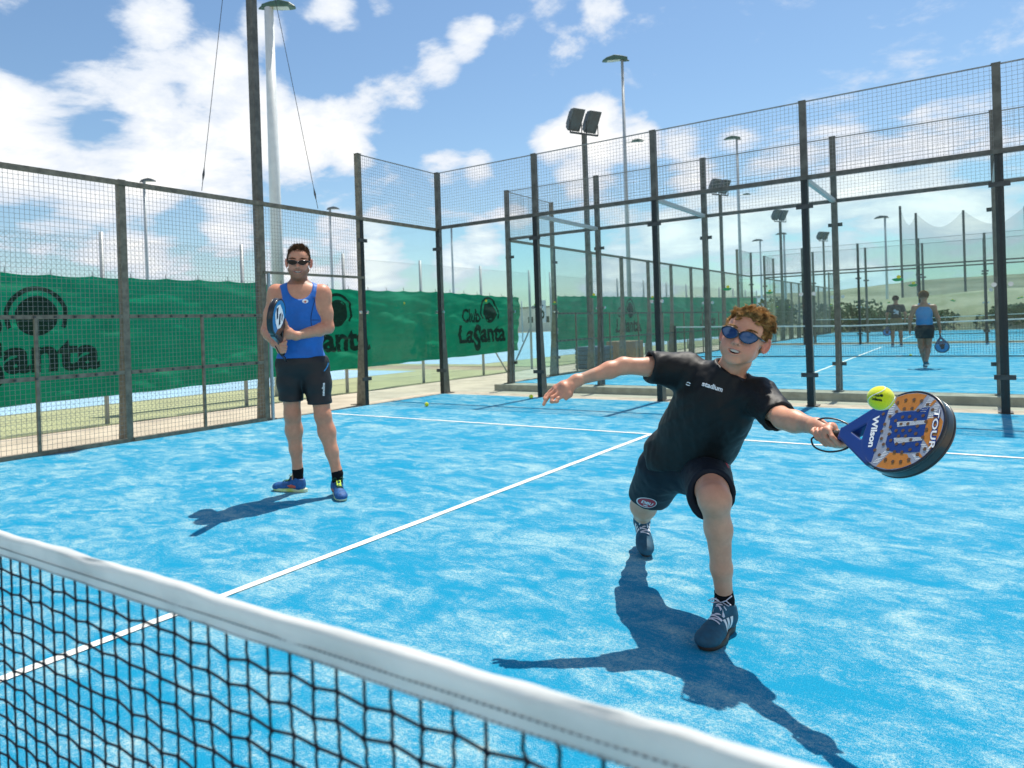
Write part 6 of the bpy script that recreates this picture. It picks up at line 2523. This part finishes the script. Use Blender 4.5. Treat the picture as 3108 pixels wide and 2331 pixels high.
v, q = join_meshes([F.mesh(2), FHd.mesh(1), FG.mesh(1)])
c = np.tile(SKM, (len(v), 1))
c = lerp_cols(c, (0.56, 0.22, 0.13), 0.4 * smask(pnoise(v * 6, 15), -.1, .5))
for k_ in (mKR, mKL):
    c = lerp_cols(c, (0.42, 0.17, 0.10), .5 * np.exp(-((v - k_ - cy * .04) ** 2).sum(1) / .055 ** 2))
for k_ in (mEL, mSL, mER):
    c = lerp_cols(c, (0.58, 0.22, 0.13), .35 * np.exp(-((v - k_) ** 2).sum(1) / .09 ** 2))
c = head_colours(v, c, HM, lips=(0.45, 0.19, 0.16), cheek=(0.58, 0.23, 0.17), beard=(0.19, 0.095, 0.055), mouth=0.8)
obj('body', np_mesh('body', v, q, True, c), M['skin'], MAN)
teeth(MAN, HM, M['teeth'], 0.8)
sunglasses(MAN, HM, M['glassframe'], M['lens_black'], hw=.031, hh=.0155, wrap=4.5)

def man_line(p):
    x, y, z = np.abs(p[:, 0]), p[:, 1], p[:, 2]
    front = 0.072 - 0.10 * smask(x, .034, .05)
    side = np.where(y > 0.020, 0.000 + (y - .02) * 1.2, np.where(y > -.035, -0.005, -0.040))
    return np.where(y > 0.045, z > front, z > side) & (z > -.05)
loc, nn = scalp(HM, 4200, 51, man_line)
topm = smask(loc[:, 2], .06, .095) * smask(loc[:, 1], -.06, .0)
dl = nn + np.stack([.1 * topm, .35 * topm, .9 * topm], 1) + np.stack([0 * topm, -.4 + 0 * topm, -.5 + 0 * topm], 1) * (1 - topm)[:, None]
L = (.009 + .016 * topm) * np.random.default_rng(4).uniform(.6, 1.2, len(loc))
hair_strands('hair', MAN, HM.o + loc * HM.s @ HM.R.T, unit_rows(dl) @ HM.R.T, L, M['hair_man'], .0018, 4, .35, 40, seed=60, clump=.6)
Fh = Field(HM.o - .17, HM.o + .17, .005)
Fh.ell(HM.w(0, -.013, .034), np.array([.0765, .0965, .0865]) * HM.s, HM.R, .01)
vv, qq = Fh.mesh(1)
keep = man_line(HM.local(vv))
obj('hair_base', np_mesh('hair_base', vv + vnormals(vv, qq) * (.003 * pnoise(vv * 90, 2))[:, None], qq[keep[qq].all(1)]), M['hair_man'], MAN)
r = np.random.default_rng(13)
ro = []; di = []
for sx in (-1, 1):
    n = 120
    t = r.uniform(0, 1, n)
    x = sx * (.012 + .038 * t); z = .0275 + .004 * np.sin(t * 2.4) + r.normal(0, .0016, n); y = .0935 - 4.2 * x ** 2
    ro.append(HM.o + np.stack([x, y, z], 1) * HM.s @ HM.R.T)
    di.append(np.stack([np.full(n, sx * 1.0), np.full(n, .15), .25 - t * .5], 1) @ HM.R.T)
hair_strands('eyebrow', MAN, np.concatenate(ro), unit_rows(np.concatenate(di)), np.full(240, .011), M['hair_man'], .0009, 3, .1, seed=9)

# tank top
S = Field(V(-1.75, 2.6, 0.80), V(-0.65, 3.75, 1.70), 0.0058)
S.ell(mC, (.180, .120, .195), TM, .06)
S.ell(mC - cz * .02 + cy * .035, (.160, .095, .12), TM, .05)
S.ell(mB, (.168, .124, .195), TM, .06)
S.ell(mP + cz * .02, (.180, .128, .13), TM, .05)
for sh_ in (mSR, mSL):
    S.cone(mN - cz * .035, sh_ + cz * .004, .068, .062, .06)
S.cut(V(-1.1931, 3.1736, 1.0061), V(0, 0, -1))
for ap, sg in ((V(-1.3725, 3.0772, 1.4484), -1), (V(-1.0561, 3.3168, 1.4315), 1)):
    S.ell(ap, (.082, .26, .140), TM @ rodrigues((0, 1, 0), sg * -.15), .012, True)
S.ell(V(-1.1339, 3.1329, 1.5406), (.092, .16, .112), TM, .012, True)
S.cone(mN - cz * .03, mN + cz * .2, .075, .085, .01, True)
v, q = S.mesh(2)
n = vnormals(v, q)
v = folds(v, n, np.eye(3), (5, 5, 17), .0036, 21)
v = v + n * (.0018 * pnoise(v * 30, 22))[:, None]
v = relax_mesh(v, q, .3)
tank = obj('tank_top', np_mesh('tank_top', v, q), M['tank'], MAN)
bv = bvh_of(v, q)
def strip(pts, w):
    """thin 2-D ribbon through points"""
    vv = []; ff = []
    for i, (x, y) in enumerate(pts):
        x0, y0 = pts[max(i - 1, 0)]; x1, y1 = pts[min(i + 1, len(pts) - 1)]
        L_ = math.hypot(x1 - x0, y1 - y0) + 1e-9
        nx, ny = -(y1 - y0) / L_ * w, (x1 - x0) / L_ * w
        vv += [(x + nx, y + ny, 0), (x - nx, y - ny, 0)]
    for i in range(len(pts) - 1):
        ff += [(2 * i, 2 * i + 1, 2 * i + 3), (2 * i, 2 * i + 3, 2 * i + 2)]
    return np.array(vv), ff
mo = V(-1.0586, 3.0634, 1.2798)
px = 5.1 / 1551 / 5.179
P_ = lambda pts: [((x - 600) * px, (1000 - y) * px) for x, y in pts]
imr = np.array(CR); imu = np.array(CU)
decal('seam', tank, M['seam'], [strip(P_([(738, 740), (718, 830), (700, 920), (690, 990), (696, 1050), (712, 1100)]), .0022), strip(P_([(690, 998), (740, 998), (800, 996)]), .0020)], mo, imr, imu, bv, .0022, .02, .35)
lg = disc2d(0, 0, 1, 20)
decal('emblem', tank, M['white'], [(lg[0] * np.array([.021, .0145, 0]), lg[1])], V(-1.0392, 3.0787, 1.4150), imr, imu, bv, .0022, .01, .35)
decal('emblem_core', tank, M['coral'], [(lg[0] * np.array([.0075, .0075, 0]) + np.array([0, -.003, 0]), lg[1])], V(-1.0392, 3.0787, 1.4150), imr, imu, bv, .0034, .01, .35)

# shorts
S = Field(V(-1.75, 2.7, 0.45), V(-0.65, 3.75, 1.05), 0.006)
S.ell(mP - cz * .01, (.176, .124, .14), TM, .05)
hmR = V(-1.2722, 3.1374, 0.6929); hmL = V(-1.0828, 3.2431, 0.6649)
S.chain([mHR, mHR * .5 + hmR * .5, hmR, hmR - cz * .05], [.104, .096, .081, .078], .04)
S.chain([mHL, mHL * .5 + hmL * .5, hmL, hmL - cz * .05], [.104, .096, .082, .079], .04)
S.cut(V(-1.1929, 3.1738, 1.0152), V(0, 0, 1))
S.cut(hmR, V(-.05, 0, -1), lo=hmR - V(.3, .3, .3), hi=hmR + V(.135, .12, .12))
S.cut(hmL, V(.02, 0, -1), lo=hmL - V(.12, .2, .3), hi=hmL + V(.3, .3, .12))
v, q = S.mesh(2)
n = vnormals(v, q)
v = folds(v, n, np.eye(3), (6, 6, 16), .0026, 31)
v = relax_mesh(v, q, .3)
sh2 = obj('shorts', np_mesh('shorts', v, q), M['lycra'], MAN)
bv = bvh_of(v, q)
tx, tf = text_mesh('newline', .030, .001, 1, 'CENTER')
decal('lettering', sh2, M['white'], [(np.stack([-tx[:, 1], tx[:, 0], tx[:, 2]], 1), tf)], V(-0.9609, 3.2105, 0.7744), unit(imr * .75 + np.array(CF) * .66), imu, bv, .002, .01, .3)
decal('piping', sh2, M['rk_cyan'], [strip([(-.012, -.030), (.0, -.012), (.008, .006), (.012, .03)], .0035)], V(-0.9742, 3.2012, 0.9356), imr, imu, bv, .002, .01, .3)
for an, kn in ((mAR, mKR), (mAL, mKL)):
    up_ = unit(kn - an)
    Fs = Field(an - .15, an + .15, .005)
    Fs.chain([an + up_ * .02, an - up_ * .02, V(an[0], an[1], .03)], [.0405, .0405, .040], .01)
    Fs.cut(an + up_ * .012, up_)
    vv, qq = Fs.mesh(1)
    obj('sock', np_mesh('sock', vv, qq), M['sock'], MAN)
SM2 = dict(upper=M['shoe_blue'], sole=M['sole_lime'], lace=M['lace_green'], tongue=M['lime'], stripe=M['coral'])
for A_, T_ in ((gR, toeMR), (gL, toeML)):
    f_ = unit(T_ - A_)
    h_ = A_ - f_ * .062
    shoe(MAN, h_, f_, V(0, 0, 1), min(.305, max(.285, float(np.linalg.norm(T_ - h_)))), SM2, seed=5, side_panel=M['coral'])

# his racket: black frame, blue and white face
O_ = V(-1.1550, 2.9704, 1.0370)
a_ = unit(V(-0.9884, 2.7658, 1.4008) - O_)
n_ = imr * .97 - np.array(CF) * .20; n_ = unit(n_ - a_ * (n_ @ a_))
Rk2 = np.stack([a_, np.cross(n_, a_), n_], 1)
t2, X2 = racket(O_, Rk2, 'black racket with blue and white face held upright by the man', dict(frame=(0.010, 0.011, 0.013), mat=WIL['mat']))
flat(t2, 'face_panel', M['rk_cyan'], [(.325 + .118 * math.cos(2 * PI * k / 40), .118 * math.sin(2 * PI * k / 40)) for k in range(40)], zf, X2)
flat(t2, 'colour_panel', M['white'], [(.25, -.04), (.275, -.075), (.34, -.07), (.40, -.05), (.42, .0), (.39, .055), (.33, .07), (.27, .06), (.245, .01)], zf + .0008, X2)
flat(t2, 'logo_stroke', M['rk_black'], [(.40, -.02), (.41, .02), (.34, .045), (.335, .02), (.375, .005)], zf + .0016, X2)
flat(t2, 'logo_stroke', M['rk_black'], [(.335, -.045), (.345, -.01), (.28, .03), (.272, .0), (.31, -.018)], zf + .0016, X2)
flat(t2, 'logo_stroke', M['rk_black'], [(.30, -.06), (.33, -.055), (.29, -.03), (.27, -.035)], zf + .0016, X2)
cp = [X2(.004, .0, .0), X2(.0, .03, .03), X2(-.01, .055, .045), X2(.03, .07, .035), X2(.07, .06, .0), X2(.10, .03, -.03)]
MB().tube(cp, .0042, 7).build('wrist_cord', M['rk_black'], t2, smooth=True)


# ------------------------------------------------------------------ the two distant players
def far_person(base, face, label, h, top, bottom, skin, hair, legs, arms, skirt=False, printed=False):
    t = thing('person', label, 'person', tuple(base))
    fy = unit(face); fx = np.cross(fy, V(0, 0, 1))
    R3 = np.stack([fx, fy, V(0, 0, 1)], 1)
    k = h / 1.75
    w = lambda x, y, z: base + R3 @ (np.array([x, y, z]) * k)
    hh = .011
    lo = base - V(.75, .75, .03); hi = base + V(.75, .75, h + .12)
    F = Field(lo, hi, hh)
    H = Head(w(0, .02, 1.635), R3, 1.06 * k)
    build_head(F, H, 0.0, 1.0, .1)
    F.cone(w(0, 0, 1.58), w(0, -.01, 1.44), .055 * k, .06 * k, .03)
    F.ell(w(0, 0, 1.28), np.array([.165, .11, .19]) * k, R3, .06)
    F.ell(w(0, 0, 1.05), np.array([.145, .105, .16]) * k, R3, .06)
    F.ell(w(0, 0, .93), np.array([.165, .12, .12]) * k, R3, .05)
    for s, (kn, an) in zip((-1, 1), legs):
        F.chain([w(s * .085, 0, .88), w(*kn), w(kn[0] * .6 + an[0] * .4, kn[1] * .6 + an[1] * .4 - .015, kn[2] * .65 + an[2] * .35), w(*an)], [.088 * k, .058 * k, .058 * k, .036 * k], .03)
        F.cone(w(*an), w(an[0] + s * .01, an[1] + .12, an[2] - .055), .036 * k, .03 * k, .02)
    for s, (el, wr, hd) in zip((-1, 1), arms):
        F.chain([w(0, -.01, 1.42), w(s * .18, -.01, 1.39), w(*el), w(*wr)], [.06 * k, .055 * k, .042 * k, .030 * k], .04)
        F.cone(w(*wr), w(*hd), .030 * k, .022 * k, .02)
        for j in range(4):
            F.chain([w(hd[0], hd[1] + .02 * (j - 1.5), hd[2]), w(hd[0] - s * .012, hd[1] + .02 * (j - 1.5), hd[2] - .07)], [.011 * k, .009 * k], .006)
    v, q = F.mesh(1)
    obj('body', np_mesh('body', v, q, True, head_colours(v, np.tile(np.array(skin), (len(v), 1)), H)), M['skin'], t)
    S = Field(lo, hi, hh)
    S.ell(w(0, 0, 1.28), np.array([.178, .122, .20]) * k, R3, .06)
    S.ell(w(0, 0, 1.05), np.array([.165, .122, .17]) * k, R3, .06)
    if top[1]:
        for s, (el, wr, hd) in zip((-1, 1), arms):
            m_ = tuple(.55 * b_ + .45 * a_ for a_, b_ in zip((s * .18, -.01, 1.39), el))
            S.chain([w(0, -.01, 1.40), w(s * .18, -.01, 1.385), w(*m_)], [.07 * k, .068 * k, .066 * k], .05)
    else:
        for s in (-1, 1):
            S.cone(w(s * .06, .0, 1.36), w(s * .09, -.01, 1.45), .05 * k, .035 * k, .03)
            S.ell(w(s * .24, 0, 1.36), np.array([.085, .3, .14]) * k, R3, .01, True)
    S.cone(w(0, .02, 1.45), w(0, .02, 1.7), .085 * k, .09 * k, .01, True)
    S.cut(w(0, 0, .90), V(0, 0, -1))
    v, q = S.mesh(1)
    v = folds(v, vnormals(v, q), R3, (6, 6, 12), .005, 3)
    tp = obj('t_shirt' if top[1] else 'tank_top', np_mesh('top', v, q), top[0], t)
    bvt = bvh_of(v, q)
    if printed:
        zz = [(disc2d(-.03, .03, .045, 12)), (disc2d(.04, -.02, .05, 12)), strip([(-.07, -.09), (0, -.05), (.08, -.10)], .02)]
        decal('print', tp, M['rk_silver'], zz, w(0, -.15, 1.22), fx, V(0, 0, 1), bvt, .004, .03, .2)
    S = Field(lo, hi, hh)
    S.ell(w(0, 0, .93), np.array([.178, .132, .12]) * k, R3, .05)
    for s, (kn, an) in zip((-1, 1), legs):
        e_ = tuple(.62 * b_ + .38 * a_ for a_, b_ in zip((s * .085, 0, .88), kn))
        S.cone(w(s * .08, 0, .88), w(*e_), .108 * k, .100 * k, .05)
    S.cut(w(0, 0, .68 if skirt else .56), V(0, 0, -1)); S.cut(w(0, 0, 1.0), V(0, 0, 1))
    v, q = S.mesh(1)
    obj('skirt' if skirt else 'shorts', np_mesh('shorts', v, q), bottom, t)
    for s, (kn, an) in zip((-1, 1), legs):
        f_ = unit(w(an[0] + s * .01, an[1] + .12, 0) - w(an[0], an[1], 0))
        A_ = w(an[0], an[1], 0); A_[2] = max(0.0, w(*an)[2] - .09 * k)
        shoe(t, A_ - f_ * .055, f_, V(0, 0, 1), .27 * k, dict(upper=M['shoe_navy'], sole=M['white'], lace=M['lace_white'], tongue=M['shoe_navy'], stripe=M['white']), seed=1)
    r_ = np.random.default_rng(77)
    d_ = unit_rows(r_.normal(0, 1, (2600, 3))); d_ = d_[(d_[:, 2] > .1) | ((d_[:, 1] < -.1) & (d_[:, 2] > -.5))]
    d_ = d_[~((d_[:, 1] > .55) & (d_[:, 2] < .62))]
    lc = np.array([0, -.012, .030]) + d_ * np.array([.077, .098, .088])
    hair_strands('hair', t, H.o + lc * H.s @ H.R.T, unit_rows(d_ + np.array([0, -.6, -.3])) @ H.R.T, np.full(len(lc), .03), hair, .004, 3, .3, 20, seed=70)
    return w


M['hair_far'] = hair_mat('blond_tied_hair', (0.16, 0.09, 0.04), (0.45, 0.28, 0.10))
M['tank_far'] = pbr('sky_blue_vest', (0.02, 0.19, 0.42), 0.7, var=0.1)
M['tee_far'] = pbr('charcoal_tee', (0.030, 0.028, 0.026), 0.8, var=0.2)
M['short_far'] = pbr('khaki_shorts', (0.16, 0.115, 0.06), 0.85, var=0.2)
tow = -unit(np.array([CAM.x, CAM.y, 0]) - V(1.85, 18.09, 0))
wf = far_person(V(1.85, 18.09, 0), tow, 'distant woman in light blue vest and black skirt walking on the second court', 1.63, (M['tank_far'], False), M['lycra'], (0.30, 0.15, 0.09), M['hair_far'],
           [((-.075, .06, .49), (-.005, -.02, .095)), ((.06, .07, .50), (.012, -.22, .16))], [((-.27, -.03, 1.14), (-.285, .02, .90), (-.285, .03, .82)), ((.255, -.04, 1.13), (.285, .02, .88), (.29, .04, .80))], skirt=True)
tow2 = -unit(np.array([CAM.x, CAM.y, 0]) - V(.41, 30.1, 0))
wf2 = far_person(V(.41, 30.1, 0), tow2, 'distant man in charcoal T-shirt and khaki shorts beyond the second net', 1.80, (M['tee_far'], True), M['short_far'], (0.30, 0.15, 0.09), M['hair_man'],
           [((-.11, .02, .49), (-.12, -.03, .095)), ((.12, .02, .49), (.13, -.03, .095))], [((-.27, -.04, 1.12), (-.27, .03, .88), (-.26, .05, .80)), ((.27, -.04, 1.12), (.26, .03, .88), (.25, .05, .80))], printed=True)


def hang_racket(w, hd, label, fx):
    O2 = w(*hd); a2 = unit(V(fx, -.25, -1.0)); n2 = unit(np.array([CAM.x, CAM.y, 1.0]) - O2); n2 = unit(n2 - a2 * (n2 @ a2))
    t3, X3 = racket(O2 - a2 * .04, np.stack([a2, np.cross(n2, a2), n2], 1), label, dict(frame=(0.012, 0.05, 0.11), mat=WIL['mat']))
    flat(t3, 'face_panel', M['rk_cyan'], [(.325 + .11 * math.cos(2 * PI * k / 30), .11 * math.sin(2 * PI * k / 30)) for k in range(30)], zf, X3)
    flat(t3, 'logo_stroke', M['rk_black'], [(.27, -.05), (.38, -.02), (.38, .03), (.27, .06)], zf + .001, X3)


hang_racket(wf, (.285, .03, .78), 'dark blue racket hanging from the distant woman\'s hand', .12)
hang_racket(wf2, (-.25, .05, .76), 'dark racket hanging from the distant man\'s hand', -.1)
